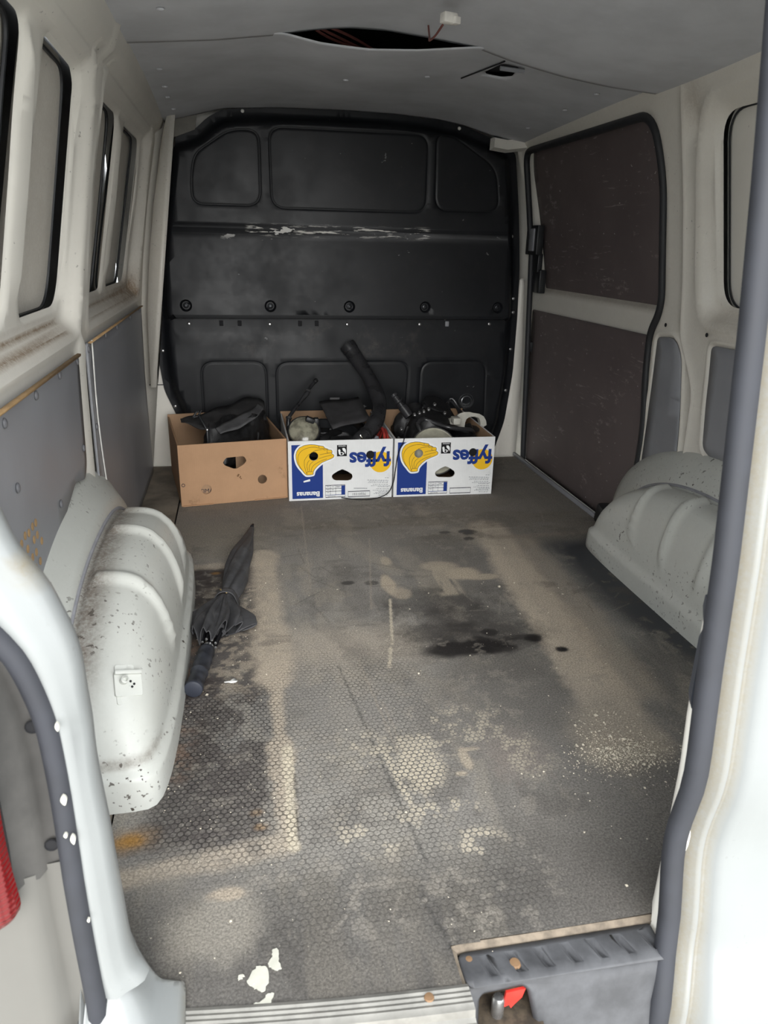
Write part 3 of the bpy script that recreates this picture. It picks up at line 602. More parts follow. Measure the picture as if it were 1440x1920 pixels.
msk = np.zeros((NY, NX, 4)); msk[..., 3] = 1
gv = np.clip(.05+.95*boxm(-.66, .25, -.42, .72, .05)+.65*boxm(-.42, .25, -.1, .85, .1)*sm((n1-.3)/.3)+.35*boxm(-.7, -.05, 0, .3, .1)*sm((n1-.35)/.3), 0, 1)*sm((1.15-GY)/.5)*sm((.34-GX)/.2)
msk[..., 0] = gv*.9
lt = np.clip(blob(-.165, .40, .045, .06, .25, .9, n3)+.9*blob(-.15, .29, .06, .02, .4, 1, n2)*sm((n3-.42)/.1)+.8*blob(-.11, .21, .05, .03, .4, 1, n2)*sm((n3-.45)/.1)+.7*blob(-.22, .47, .10, .05, .5, 1, n2)*sm((n3-.48)/.1)+.6*blob(-.06, .50, .1, .08, .5, 1, n2)*sm((n3-.5)/.1)+.5*blob(.04, .40, .05, .05, .5, 1, n2)*sm((n3-.45)/.1)+.7*blob(-.27, .25, .06, .05, .5, 1, n2)*sm((n3-.55)/.06)+.9*seg(-.225, .45, -.205, .30, .004, .004, .01, n3), 0, 1)
msk[..., 1] = lt
idx = np.arange(NX*NY).reshape(NY, NX); q = np.stack([idx[:-1, :-1], idx[:-1, 1:], idx[1:, 1:], idx[1:, :-1]], -1)
cx_, cy_ = (GX[:-1, :-1]+GX[1:, 1:])/2, (GY[:-1, :-1]+GY[1:, 1:])/2
notch = (cx_ > -.212) & (cy_ < .030-.03*(cx_+.21)*0); q = q[~notch].reshape(-1, 4)
GZ = .0012*(n1-.5)
V_ = np.stack([GX, GY, GZ], -1).reshape(-1, 3)
me = bpy.data.meshes.new('rubber_mat'); me.vertices.add(len(V_)); me.vertices.foreach_set('co', V_.ravel().astype(np.float32))
me.loops.add(q.size); me.loops.foreach_set('vertex_index', q.ravel().astype(np.int32)); me.polygons.add(len(q)); me.polygons.foreach_set('loop_start', np.arange(0, q.size, 4, dtype=np.int32)); me.update(calc_edges=True)
for nm, arr in (('col', np.concatenate([col, np.ones((NY, NX, 1))], -1)), ('msk', msk)):
    a = me.attributes.new(nm, 'FLOAT_COLOR', 'POINT'); a.data.foreach_set('color', arr.reshape(-1).astype(np.float32))
def floor_mat():
    n = NT('rubber_floor'); c = n.attr('col', 'Color'); mk = n.t.nodes.new('ShaderNodeSeparateColor'); n.t.links.new(n.attr('msk', 'Color'), mk.inputs[0])
    o = n.xyz(); P_ = .0118; s3 = P_*math.sqrt(3)
    def cell(ox, oy):
        a = n.math('SUBTRACT', n.math('FLOORED_MODULO', n.math('ADD', o[0], ox), P_), P_/2); b = n.math('SUBTRACT', n.math('FLOORED_MODULO', n.math('ADD', o[1], oy), s3), s3/2)
        return n.math('SQRT', n.math('ADD', n.math('MULTIPLY', a, a), n.math('MULTIPLY', b, b)))
    d = n.math('MINIMUM', cell(0, 0), cell(P_/2, s3/2))
    disc = n.ramp(d, .0043, .0056, 1, 0); groove = n.math('SUBTRACT', 1., disc)
    g1n = n.noise(260, 5, .8); g2n = n.noise(900, 3, .7)
    gd = n.math('MULTIPLY', n.math('MULTIPLY', groove, mk.outputs[0]), n.ramp(n.noise(35, 4), .3, .6, .25, .95)); c = n.mix(n.math('MULTIPLY', gd, .8), c, (.018, .016, .016))
    c = n.mix(n.math('MULTIPLY', n.math('MULTIPLY', disc, mk.outputs[0]), n.ramp(n.noise(60, 3), .4, .7, 0, .35)), c, (.30, .28, .25))
    c = n.mix(n.math('MULTIPLY', n.math('MULTIPLY', disc, mk.outputs[1]), n.ramp(n.noise(110, 3, off=(3, 3, 3)), .35, .5, .35, .95)), c, (.52, .46, .36))
    c = n.mix(n.ramp(g1n, .35, .65), n.mix(1., c, (.62, .62, .62), 'MULTIPLY'), n.mix(1., c, (1.36, 1.36, 1.36), 'MULTIPLY'))
    c = n.mix(n.math('MULTIPLY', n.ramp(g2n, .62, .72), .30), c, (.42, .37, .30))
    fi = n.math('MULTIPLY', n.ramp(n.noise(190, 3, .6, off=(1, 2, 3)), .70, .74), .6); c = n.mix(fi, c, (.5, .46, .38))
    h = n.math('ADD', n.math('MULTIPLY', disc, n.math('ADD', mk.outputs[0], .04)), n.math('MULTIPLY', g1n, .25)); n.bump(h, .0009, .8)
    lum = n.t.nodes.new('ShaderNodeRGBToBW'); n.t.links.new(c, lum.inputs[0])
    return n.done(c, n.ramp(lum.outputs[0], .015, .10, .42, .88), 0, .35)
M_floor = floor_mat(); link('rubber_mat', me, M_floor, Fl)
# second strip of matting beyond the seam, sub-floor, mat edge in the notch
M_strip = plain('dusty_brown_mat', (.17, .145, .113), .8, var=.35, scale=9)
bm = bmesh.new(); add_box(bm, (-.795, 1.92, -.004), (.146, 1.14, .008)); bmobj('side_mat', bm, M_strip, Fl)
bm = bmesh.new(); add_box(bm, (-.795, .22, -.004), (.150, .46, .008)); bmobj('side_mat', bm, M_strip, Fl)
bm = bmesh.new(); add_box(bm, (-.02, 1.26, -.030), (1.72, 2.45, .02)); bmobj('sub_floor', bm, M_dark, Fl)
M_ply = plain('mat_edge_ply', (.16, .13, .098), .9, var=.3, scale=60)
tube('mat_edge', spline([(-.213, -.035, -.012), (-.213, .018, -.011), (-.203, .031, -.010), (-.1, .0315, -.010), (.1, .031, -.010), (.3, .031, -.012)], 6), .0085, M_ply, Fl, 6)
bm = bmesh.new(); add_box(bm, (.787, 2.03, .008), (.014, .92, .016), None, .003); bmobj('door_sill_strip', bm, M_lining, Fl)
plate('sill_plate', [(.79, 1.55), (.755, 1.545), (.68, 1.40), (.70, 1.33), (.79, 1.33)], [], .004, Matrix.Translation((0, 0, .016)), M_body, Fl)
# scrap of white paint flaked on the floor by the sill
M_flake = plain('flaked_white_paint', (.52, .51, .44), .7, var=.08, scale=60)
def flake(cx, cy, pts, z=.0016, name='paint_flake'):
    P_ = [(cx+a, cy+b) for a, b in pts]; P_ = rpoly(P_, .01, 4); P_ = P_+rng.normal(0, .0007, P_.shape); return plate(name, P_, [], .001, Matrix.Translation((0, 0, z)), M_flake, Fl)
flake(-.479, .018, [(-.012, -.004), (-.018, .004), (-.006, .026), (.010, .024), (.012, .002), (.004, -.014), (-.004, -.010)]); flake(-.458, .043, [(-.007, -.006), (-.011, .004), (-.002, .010), (-.004, .022), (.006, .022), (.004, .006), (.009, -.010), (.002, -.012)])
flake(-.474, -.012, [(-.014, -.010), (-.017, .002), (-.004, .004), (.004, .014), (.013, .012), (.006, -.002), (.002, -.012)]); flake(-.505, .03, [(-.004, -.003), (-.002, .005), (.005, .004), (.004, -.003)])

# ------------------------------------------------------------------ sill: aluminium trim, plastic latch cover
T1 = root('trim_1', 'ribbed aluminium sill trim along the rear edge of the floor', 'trim')
M_alu = plain('worn_aluminium', (.30, .29, .265), .5, .5, var=.15, scale=25)
xs_ = np.linspace(-.60, -.206, 16)
bm = bmesh.new(); prof = [(.012, .001)]+[(.010-.0036*i, .003 if i % 2 else .0018) for i in range(9)]+[(-.024, .001), (-.026, -.010), (-.032, -.012), (-.040, -.010), (-.043, -.022), (-.04, -.03), (.012, -.03)]
rg = [[bm.verts.new((x, yrear(x)+a-.004, b+.001)) for a, b in prof] for x in xs_]
for a, b in zip(rg[:-1], rg[1:]):
    for i in range(len(prof)): bm.faces.new((a[i], a[(i+1) % len(prof)], b[(i+1) % len(prof)], b[i]))
bm.faces.new(rg[0]); bm.faces.new(rg[-1][::-1]); bmobj('trim_rail', bm, M_alu, T1, True, 25)
lathe('trim_screw', [(.007, 0), (.006, .002), (.002, .0025)], plain('rusty_screw', (.25, .15, .08), .7, .3), T1, 10, Matrix.Translation((-.262, yrear(-.262)-.006, .004)))
bm = bmesh.new(); rg = [[bm.verts.new((x, yrear(x)+a, b)) for a, b in ((.01, -.03), (-.035, -.031), (-.075, -.045), (-.09, -.10), (-.085, -.35), (.01, -.35))] for x in np.linspace(-.74, -.214, 14)]
for a, b in zip(rg[:-1], rg[1:]):
    for i in range(5): bm.faces.new((a[i], a[i+1], b[i+1], b[i]))
bmobj('rear_sill', bm, bpy.data.materials.get('dusty_sill') or plain('dusty_sill', (.36, .35, .32), .6, var=.2, scale=20), T1)

T2 = root('trim_2', 'grey ribbed plastic step cover over the rear door catch in the sill', 'trim')
M_step = plain('scuffed_grey_plastic', (.062, .063, .068), .6, var=.3, scale=16, bump=.0003)
SO = rpoly([(-.205, -.048), (-.205, .022), (.42, .022), (.42, -.05)], .008)
tops = rpoly([(-.205, .022), (.092, .022), (.092, -.030), (-.205, -.026)], [.012, .005, .005, .012])
groove_c = [(-.165+.041*i, .004, .0175-.0022*i) for i in range(14)]
def st_fn(v):
    x, y = v[:, 0], v[:, 1]; z = np.full(len(v), -.012)
    for i in range(7):
        x0 = -.170+.041*i; xx = x-x0-(.010-y)*.28; s = sm((.0085-np.abs(xx))/.003)*sm((y+.020)/.006)*sm((.014-y)/.006); z = z-.007*s
    z = z-.006*sm((-.020-y)/.01); return np.stack([x, y, z], 1)
glo = []
for i in range(7):
    x0 = -.170+.041*i; glo += [np.array([(x0+dx_*k+(.010-y)*.28, y) for k, y in ((-1, -.019), (1, -.019), (1, .014), (-1, .014))]) for dx_ in (.0088, .0055)]
sheet('step_tread', tops, [], glo, .008, st_fn, M_step, T2, thick=-.003)
# riser with the catch window
hole = rpoly([(-.186, -.030), (-.118, -.028), (-.104, -.095), (-.188, -.095)], .010)
sheet('step_riser', rect(-.215, -.14, .088, -.012), [hole], [offs(hole, -.006)], .02, lambda v: np.stack([v[:, 0], -.022-.20*(-.016-v[:, 1])-.008*sm(-(v[:, 1]+.014)/.02)+.006*sm(1-np.abs(sdist(hole, v))/.006), v[:, 1]], 1), M_step, T2, thick=.003)
bm = bmesh.new(); add_box(bm, (-.15, -.035, -.082), (.11, .10, .004)); add_box(bm, (-.15, .010, -.055), (.11, .004, .06)); bmobj('catch_recess', bm, plain('grimy_recess', (.06, .045, .03), .9, var=.5, scale=60), T2)
lathe('catch_pin', [(.009, 0), (.009, .03), (.007, .034), (.002, .035)], M_tie, T2, 14, Matrix.Translation((-.155, -.022, -.080)))
M_red = plain('red_plastic', (.62, .04, .03), .35)
plate('red_tag', [(-.149, -.064), (-.140, -.061), (-.137, -.068), (-.131, -.060), (-.122, -.050), (-.118, -.034), (-.146, -.036)], [], .004, Matrix(((1, 0, 0, 0), (0, 0, -1, -.026), (0, 1, 0, 0), (0, 0, 0, 1))), M_red, T2)
for x, y, rr in ((-.128, -.004, .009), (-.19, .012, .006)): lathe('step_screw', [(rr, 0), (rr*.8, .003), (rr*.3, .0035)], bpy.data.materials['rusty_screw'], T2, 12, Matrix.Translation((x, y, -.012)))

# ------------------------------------------------------------------ rear left post, weather strip, outer trim
Pl = root('wall_rear', 'white rear door post on the left with rubber seal and lamp housing', 'wall')
edge = np.array([(-.70, 1.40), (-.735, 1.25), (-.755, 1.0), (-.750, .82), (-.725, .70), (-.708, .641), (-.695, .615), (-.679, .590), (-.669, .563), (-.659, .531), (-.654, .502), (-.6525, .467), (-.651, .427), (-.650, .380), (-.647, .331), (-.643, .281), (-.640, .21), (-.638, .16), (-.636, .116), (-.630, .083), (-.618, .060), (-.610, .03), (-.610, -.12)])
seal = np.array([(-.80, 1.40), (-.80, 1.0), (-.795, .75), (-.765, .615), (-.7195, .544), (-.7075, .523), (-.697, .492), (-.688, .452), (-.684, .408), (-.6815, .360), (-.680, .30), (-.679, .245), (-.678, .17), (-.676, .09), (-.6755, .04), (-.675, -.12)])
def curve2(P_, n): 
    s = spline([(a, b, 0) for a, b in P_], n); return np.array([(p[0], p[1]) for p in s])
es, ss = curve2(edge, 6), curve2(seal, 6)
tt = np.linspace(0, 1, 90)
def resam(c): 
    l = np.r_[0, np.cumsum(np.linalg.norm(np.diff(c, axis=0), axis=1))]; return np.interp(c[:, 1][::-1], c[:, 1][::-1], c[:, 1][::-1]) if False else (l/l[-1])
zz = np.r_[np.linspace(1.38, .12, 80), np.linspace(.115, .058, 16)]
ex = np.interp(-zz, -es[:, 1], es[:, 0]); sx_ = np.interp(-zz, -ss[:, 1], ss[:, 0])
rows = []
for k, (tx, dy) in enumerate(((-.012, .004), (0, .002), (.25, -.006), (.42, -.008), (.60, .0), (.80, .006), (.93, .012), (1.0, .025), (.99, .04), (.6, .075), (-.5, .12))):
    fk = sm((zz-.05)/.07); dk = dy if k < 8 else .030+(dy-.030)*fk; rows.append(np.stack([sx_+(ex-sx_)*(tx if k < 8 else 1+(tx-1)*fk), rear_y(zz)+dk, zz], 1))
A = np.array(rows); nr, nc = A.shape[:2]
# a long dimple pressed into the post
dm = sm(1-np.hypot((A[..., 2]-.42)/.045, (A[..., 0]+.657)/.011)); A[..., 1] += .006*dm
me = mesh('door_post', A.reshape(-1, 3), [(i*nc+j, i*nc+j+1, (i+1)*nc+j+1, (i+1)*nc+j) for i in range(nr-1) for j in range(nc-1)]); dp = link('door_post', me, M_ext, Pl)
dd = np.zeros(nr*nc); vv = A.reshape(-1, 3); dd += 1.*sm(1.2-np.hypot((vv[:, 0]+.690)/.02, (vv[:, 2]-.612)/.018)); a = me.attributes.new('dirt', 'FLOAT', 'POINT'); a.data.foreach_set('value', np.clip(dd, 0, 1).astype(np.float32))
# foot of the post where it meets the sill
foot = rpoly([(-.70, .10), (-.649, .102), (-.636, .080), (-.617, .068), (-.596, .061), (-.579, .056), (-.576, .046), (-.573, -.007), (-.573, -.04), (-.70, -.04)], [.005, .02, .02, .02, .02, .008, .01, .01, .005, .005])
def ft_fn(v):
    d = sdist(foot, v); x = v[:, 0]; b = v[:, 1]
    return np.stack([x, b-.02, .010+.060*sm((-.605-x)/.05)*sm((b+.03)/.06)-.006*sm((.006-d)/.006)-.05*sm((-.03-b)/.03)], 1)
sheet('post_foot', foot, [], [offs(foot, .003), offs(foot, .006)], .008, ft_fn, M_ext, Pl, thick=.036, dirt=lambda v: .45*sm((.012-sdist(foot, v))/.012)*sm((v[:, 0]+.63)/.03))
sp3 = [(p[0], float(rear_y(p[1]))-.004, p[1]) for p in ss[::1]]
sect = [(.0, -.013), (.009, -.012), (.014, -.005), (.013, .004), (.008, .011), (-.002, .013), (-.008, .008), (-.008, -.008)]
tube('weather_strip', sp3, .88, M_seal, Pl, sect=[(b, a) for a, b in sect], up=(1, 0, 0))
# paint splashes on the strip
for x, z, w_, h_ in ((-.6765, .362, .006, .012), (-.679, .318, .004, .006), (-.672, .312, .005, .012), (-.674, .45, .004, .01), (-.667, .2, .003, .005)):
    w_, h_ = w_*.7, h_*.7; P_ = rpoly([(x-w_, z), (x, z+h_), (x+w_, z+h_*.3), (x+w_*.2, z-h_)], .004, 3); plate('paint_splash', P_, [], .003, Matrix(((1, 0, 0, 0), (0, 0, -1, float(rear_y(z))-.0185), (0, 1, 0, 0), (0, 0, 0, 1))), M_flake, Pl)
# weathered plastic lamp housing between strip and lamp, white body below it
zt = np.linspace(.60, .255, 40); xe = np.interp(-zt, -ss[:, 1], ss[:, 0])
rows = [np.stack([xe-o_, rear_y(zt)+dy, zt], 1) for o_, dy in ((.005, .004), (.012, .012), (.020, .014), (.030, .010), (.036, -.004), (.050, -.008), (.058, -.022), (.075, -.025), (.13, -.03))]
A = np.array(rows); nr, nc = A.shape[:2]; link('lamp_housing', mesh('lamp_housing', A.reshape(-1, 3), [(i*nc+j, i*nc+j+1, (i+1)*nc+j+1, (i+1)*nc+j) for i in range(nr-1) for j in range(nc-1)]), M_greyp, Pl)
for x, z in ((-.706, .436), (-.702, .287)): lathe('screw_recess', [(.008, 0), (.0075, .002), (.005, -.002)], M_dark, Pl, 14, orient((x, float(rear_y(z))+.008, z), (0, -1, 0)))
zt = np.linspace(.262, -.35, 30); xe = np.interp(-zt, -ss[:, 1], ss[:, 0])
rows = [np.stack([xe-o_, rear_y(zt)+dy, zt], 1) for o_, dy in ((.006, .006), (.014, .010), (.034, .008), (.040, -.006), (.060, -.012), (.12, -.02), (.3, -.03))]
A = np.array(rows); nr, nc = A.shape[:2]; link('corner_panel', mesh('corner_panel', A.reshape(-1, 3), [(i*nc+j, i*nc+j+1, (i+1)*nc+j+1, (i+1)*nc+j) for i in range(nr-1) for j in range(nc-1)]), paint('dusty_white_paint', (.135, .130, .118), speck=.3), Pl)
# outside skins that close the body off from daylight
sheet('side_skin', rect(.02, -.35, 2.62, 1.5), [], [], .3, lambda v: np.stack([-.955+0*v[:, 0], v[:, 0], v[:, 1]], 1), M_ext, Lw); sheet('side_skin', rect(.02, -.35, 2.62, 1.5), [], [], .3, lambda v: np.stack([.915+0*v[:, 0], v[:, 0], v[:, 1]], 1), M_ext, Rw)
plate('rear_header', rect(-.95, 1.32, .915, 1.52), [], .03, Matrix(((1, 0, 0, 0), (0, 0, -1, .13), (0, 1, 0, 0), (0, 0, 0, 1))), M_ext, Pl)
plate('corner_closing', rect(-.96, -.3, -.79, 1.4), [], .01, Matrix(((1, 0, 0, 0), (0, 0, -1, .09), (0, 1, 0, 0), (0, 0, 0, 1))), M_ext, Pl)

# tail lamp
TL = thing('tail_light', 'red ribbed tail lamp at the left rear corner beside the grey housing', 'lamp', (-.744, -.04, .222))
def lens_mat():
    n = NT('red_lens'); o = n.xyz(); g = n.math('SINE', n.math('MULTIPLY', o[2], 900)); h = n.math('SINE', n.math('MULTIPLY', o[0], 900)); n.bump(n.math('ADD', g, h), .0006, .7)
    w = n.box(0, -.06, -.012, 2, .10, .16, .004); c = n.mix(w, (.13, .004, .005), (.30, .15, .145)); return n.done(c, .18)
lo_ = rpoly([(.017, .02), (.012, .10), (.016, .30), (-.12, .30), (-.12, .0), (-.012, .0)], [.018, .1, .02, .01, .01, .02])
def ln_fn(v): d = sdist(lo_, v); return np.stack([v[:, 0], -.022*np.sqrt(np.clip(1-(1-np.clip(d/.022, 0, 1))**2, 0, 1)), v[:, 1]], 1)
sheet('lens', lo_, [], [offs(lo_, k) for k in (.002, .005, .01, .016, .022)], .02, ln_fn, lens_mat(), TL)
bm = bmesh.new(); add_box(bm, (-.055, .012, .15), (.125, .03, .28), None, .008); bmobj('lamp_body', bm, M_blackp, TL)

# ------------------------------------------------------------------ closed right rear door
D2 = root('door_2', 'closed right rear door seen from outside, white skin with grey rubber edge seal', 'door')
zs_ = np.linspace(1.42, -.40, 120); ys_ = rear_y(zs_)
def drow(xo, yo, extra=0): return np.stack([.0995+xo-.016*sm((.02-zs_)/.12), ys_+yo, zs_], 1)
bul = sm(1-np.abs(zs_-.16)/.15); ys_ = ys_+.020*bul-.035*sm((.02-zs_)/.12)
rows = [(.002, .020), (.012, .004), (.020, -.004), (.026, -.013), (.031, -.019), (.036, -.014), (.041, -.015), (.046, -.028), (.056, -.034), (.08, -.037), (.2, -.042), (.4, -.040), (.62, -.02), (.78, .03)]
A = []
for k, (xo, yo) in enumerate(rows):
    R0 = drow(xo, yo)
    if k >= 7: R0[:, 1] += -.012*sm((.04-zs_)/.10)
    A.append(R0)
A = np.array(A); nr, nc = A.shape[:2]; me = mesh('outer_skin', A.reshape(-1, 3), [(i*nc+j, i*nc+j+1, (i+1)*nc+j+1, (i+1)*nc+j) for i in range(nr-1) for j in range(nc-1)])
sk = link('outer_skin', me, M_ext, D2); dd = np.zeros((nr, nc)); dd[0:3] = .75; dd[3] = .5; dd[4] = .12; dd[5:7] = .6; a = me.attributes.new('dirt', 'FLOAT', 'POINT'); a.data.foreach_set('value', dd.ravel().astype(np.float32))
sp = [(.0995-.016*float(sm((.02-z)/.12)), float(y_)-.001, z) for z, y_ in zip(zs_[::2], ys_[::2])]
sect2 = [(-.015, -.006), (-.010, -.012), (.0, -.014), (.009, -.011), (.014, -.004), (.014, .008), (-.010, .012), (-.016, .006)]
bm = bmesh.new(); rg = [[bm.verts.new((p[0]+a_*(1.0+.3*0), p[1]+b_, p[2])) for a_, b_ in sect2] for p in sp]
for a_, b_ in zip(rg[:-1], rg[1:]):
    for i in range(8): bm.faces.new((a_[i], a_[(i+1) % 8], b_[(i+1) % 8], b_[i]))
bm.faces.new(rg[0]); bm.faces.new(rg[-1][::-1]); bmobj('weather_strip', bm, M_seal, D2, True, 60)
# inner flange of the door, showing past the strip
fl = np.array([(.120, 1.4), (.118, .70), (.112, .58), (.106, .44), (.101, .33), (.0985, .15), (.097, .02), (.095, -.04), (.098, -.072), (.118, -.138)])
zf = np.linspace(1.40, -.138, 70); xf = np.interp(-zf, -fl[:, 1], fl[:, 0])
rows = [np.stack([xf, ys0+.032, zf], 1) for ys0 in (rear_y(zf),)]+[np.stack([np.maximum(xf, .10), rear_y(zf)+.022, zf], 1)]
rows = [np.stack([xf+.015, rear_y(zf)+.06, zf], 1), np.stack([xf, rear_y(zf)+.035, zf], 1), np.stack([xf+.004, rear_y(zf)+.024, zf], 1), np.stack([np.maximum(xf, .12), rear_y(zf)+.016, zf], 1)]
A = np.array(rows); nr, nc = A.shape[:2]; link('inner_flange', mesh('inner_flange', A.reshape(-1, 3), [(i*nc+j, i*nc+j+1, (i+1)*nc+j+1, (i+1)*nc+j) for i in range(nr-1) for j in range(nc-1)]), M_body, D2)
plate('inner_skin', rect(.32, -.1, .80, 1.38), [], .004, Matrix(((1, 0, 0, 0), (0, 0, -1, .16), (0, 1, 0, 0), (0, 0, 0, 1))), M_body, D2)
bm = bmesh.new()
lp = [(.102, .520), (.1005, .505), (.103, .49), (.106, .475), (.101, .462), (.097, .40), (.096, .385), (.098, .372), (.104, .362), (.14, .355), (.14, .53)]
v0 = [bm.verts.new((a_, float(rear_y(b_))+.034, b_)) for a_, b_ in lp]; v1 = [bm.verts.new((a_-.008, float(rear_y(b_))+.016, b_)) for a_, b_ in lp]
bm.faces.new(v0); bm.faces.new(v1[::-1])
for i in range(len(lp)): bm.faces.new((v0[i], v0[(i+1) % len(lp)], v1[(i+1) % len(lp)], v1[i]))
bmobj('latch_cover', bm, plain('slate_plastic', (.045, .05, .062), .5), D2, True, 30)

# unseen ground, made pale to bounce daylight into the van
bm = bmesh.new(); add_box(bm, (0, -2, -.62), (30, 30, .1)); g_ = bmobj('ground', bm, plain('pale_bounce_ground', (.55, .54, .50), .9, var=.2, scale=20), None, False); struct(g_, 'unseen pale ground under and behind the van, added for bounce light', 'ground')

# ------------------------------------------------------------------ fixing plate on the left wheel arch
AP = [np.array(p) for p in ((-.714, .490, .211), (-.671, .509, .197), (-.669, .469, .170), (-.712, .450, .178))]
pc = sum(AP)/4; pu = Vector(AP[1]-AP[0]).normalized(); pn = pu.cross(Vector(AP[0]-AP[3])).normalized(); pv = pn.cross(pu)
MP = Matrix(((pu.x, pv.x, pn.x, pc[0]), (pu.y, pv.y, pn.y, pc[1]), (pu.z, pv.z, pn.z, pc[2]), (0, 0, 0, 1)))
fp = plate('fixing_plate', rpoly(rect(-.024, -.024, .024, .022), .005, 4), [], .006, MP @ Matrix.Translation((0, 0, .006)), M_arch, AL)
plate('plate_tab', rpoly(rect(-.021, -.038, .013, .034), .005, 4), [], .005, MP @ Matrix.Translation((0, 0, .003)), M_arch, AL)
bm = bmesh.new(); add_box(bm, (0, .018, .009), (.048, .007, .006), None, .001); bm.transform(MP); bmobj('plate_lip', bm, M_arch, fp)
lathe('stud', [(.007, 0), (.007, .010), (.0045, .0115), (.0035, .006)], M_arch, fp, 14, MP @ Matrix.Translation((-.009, .003, .006)))
for a, b in ((.004, .002), (.010, -.003), (.006, -.008)): lathe('punch_mark', [(.0022, 0), (.0022, .0009), (.001, .001)], M_dark, fp, 8, MP @ Matrix.Translation((a, b, .0062)))

# ------------------------------------------------------------------ cardboard boxes
def card_mat(name, c, dirt):
    n = NT(name); w = n.math('SINE', n.math('MULTIPLY', n.xyz()[0], 900)); k = n.noise(9, 6, .7)
    cc = n.mix(n.ramp(k, .3, .75), tuple(v*.9 for v in c), c); cc = n.mix(n.math('MULTIPLY', n.ramp(n.noise(14, 5, .7, off=(4, 1, 2)), .60, .72), dirt), cc, tuple(v*.45 for v in c)); n.bump(w, .0003, .25); return n.done(cc, .8, 0, .25)
M_brown = card_mat('brown_card', (.47, .285, .165), .5); M_wcard = card_mat('white_card', (.78, .79, .79), .18); M_inner = card_mat('inner_card', (.42, .27, .165), .3)
def flat(name, c, rough=.6): n = NT(name); return n.done(c, rough, 0, .12)
M_blue, M_yel, M_ink, M_black, M_prw = flat('blue_print', (.018, .045, .22)), flat('yellow_print', (.82, .49, .025)), flat('dark_ink', (.03, .03, .045)), flat('black_print', (.012, .012, .014)), flat('white_print', (.80, .81, .81))
BW, BD, BH, BT = .398, .488, .234, .005
def face(o=0.): return Matrix(((1, 0, 0, 0), (0, 0, -1, -o), (0, 1, 0, 0), (0, 0, 0, 1)))
def carton(nm, label, loc, rz, holes, mf, group):
    t = thing(nm, label, 'box', loc, (0, 0, rz), group)
    plate('front_panel', rect(0, 0, BW, BH), holes, BT, face(), mf, t)
    fl_ = plate('front_lining', rect(.006, .004, BW-.006, BH-.004), holes, .001, face(-BT-.0005), M_inner, t)
    bm = bmesh.new(); add_box(bm, (BT/2, BD/2, BH/2), (BT, BD-.002, BH-.001)); bmobj('side_panel', bm, mf if mf is M_brown else M_wcard, t, False)
    bm = bmesh.new(); add_box(bm, (BW-BT/2, BD/2, BH/2), (BT, BD-.002, BH-.001)); bmobj('side_panel', bm, mf if mf is M_brown else M_wcard, t, False)
    for x in (BT+.001, BW-BT-.001):
        bm = bmesh.new(); add_box(bm, (x, BD/2, BH/2), (.0015, BD-.014, BH-.003)); bmobj('side_lining', bm, M_inner, t, False)
    bm = bmesh.new(); add_box(bm, (BW/2, BD-BT/2, BH/2+.004), (BW, BT, BH+.008)); bmobj('back_panel', bm, M_inner, t, False)
    bm = bmesh.new(); add_box(bm, (BW/2, BD/2, .004), (BW-.012, BD-.012, .004)); bmobj('base_panel', bm, M_inner, t, False)
    return t, fl_
# plain brown box
bh = [rpoly([(.157, .157), (.17, .176), (.236, .178), (.246, .160), (.238, .148), (.208, .131), (.197, .131), (.166, .146)], .008, 3), circ(.093, .060, .0185, 20), circ(.302, .082, .0175, 20)]
B1, _ = carton('cardboard_box', 'plain brown cardboard box with three punched holes, left of the two white printed boxes', (-.706, 1.944, .001), .150, bh, M_brown, 'open cardboard boxes of car parts')
pz = plate('inner_flap', rect(.05, .02, .15, .10), [], .002, face(-.010), M_inner, B1)
text('print', 'TIMA', .022, face(-.0095) @ Matrix.Translation((.094, .051, 0)), M_ink, pz)
bm = bmesh.new(); add_tube(bm, [(.011+.0055*math.cos(a), -.0006, .083+.0055*math.sin(a)) for a in np.linspace(0, 2*PI, 20)], .0011, 5); bmobj('ring_mark', bm, M_ink, B1)
bm = bmesh.new(); add_box(bm, (.30, .10, .11), (.16, .004, .195), Matrix.Rotation(-.10, 3, 'Z')); bmobj('loose_flap', bm, M_inner, B1, False)
bm = bmesh.new(); add_box(bm, (.06, -.003, .0025), (.11, .006, .003)); bmobj('torn_lip', bm, M_brown, B1, False)
bm = bmesh.new(); add_box(bm, (.33, -.003, .0025), (.12, .006, .003)); bmobj('torn_lip', bm, M_brown, B1, False)
bm = bmesh.new()
for a, b, w_, h_ in ((.212, .105, .006, .011), (.219, .098, .004, .008), (.222, .092, .005, .004)): add_box(bm, (a, -.0003, b), (w_, .0006, h_), Matrix.Rotation(.5, 3, 'Y'))
bmobj('smudge', bm, flat('smudge_brown', (.17, .095, .05)), B1, False)
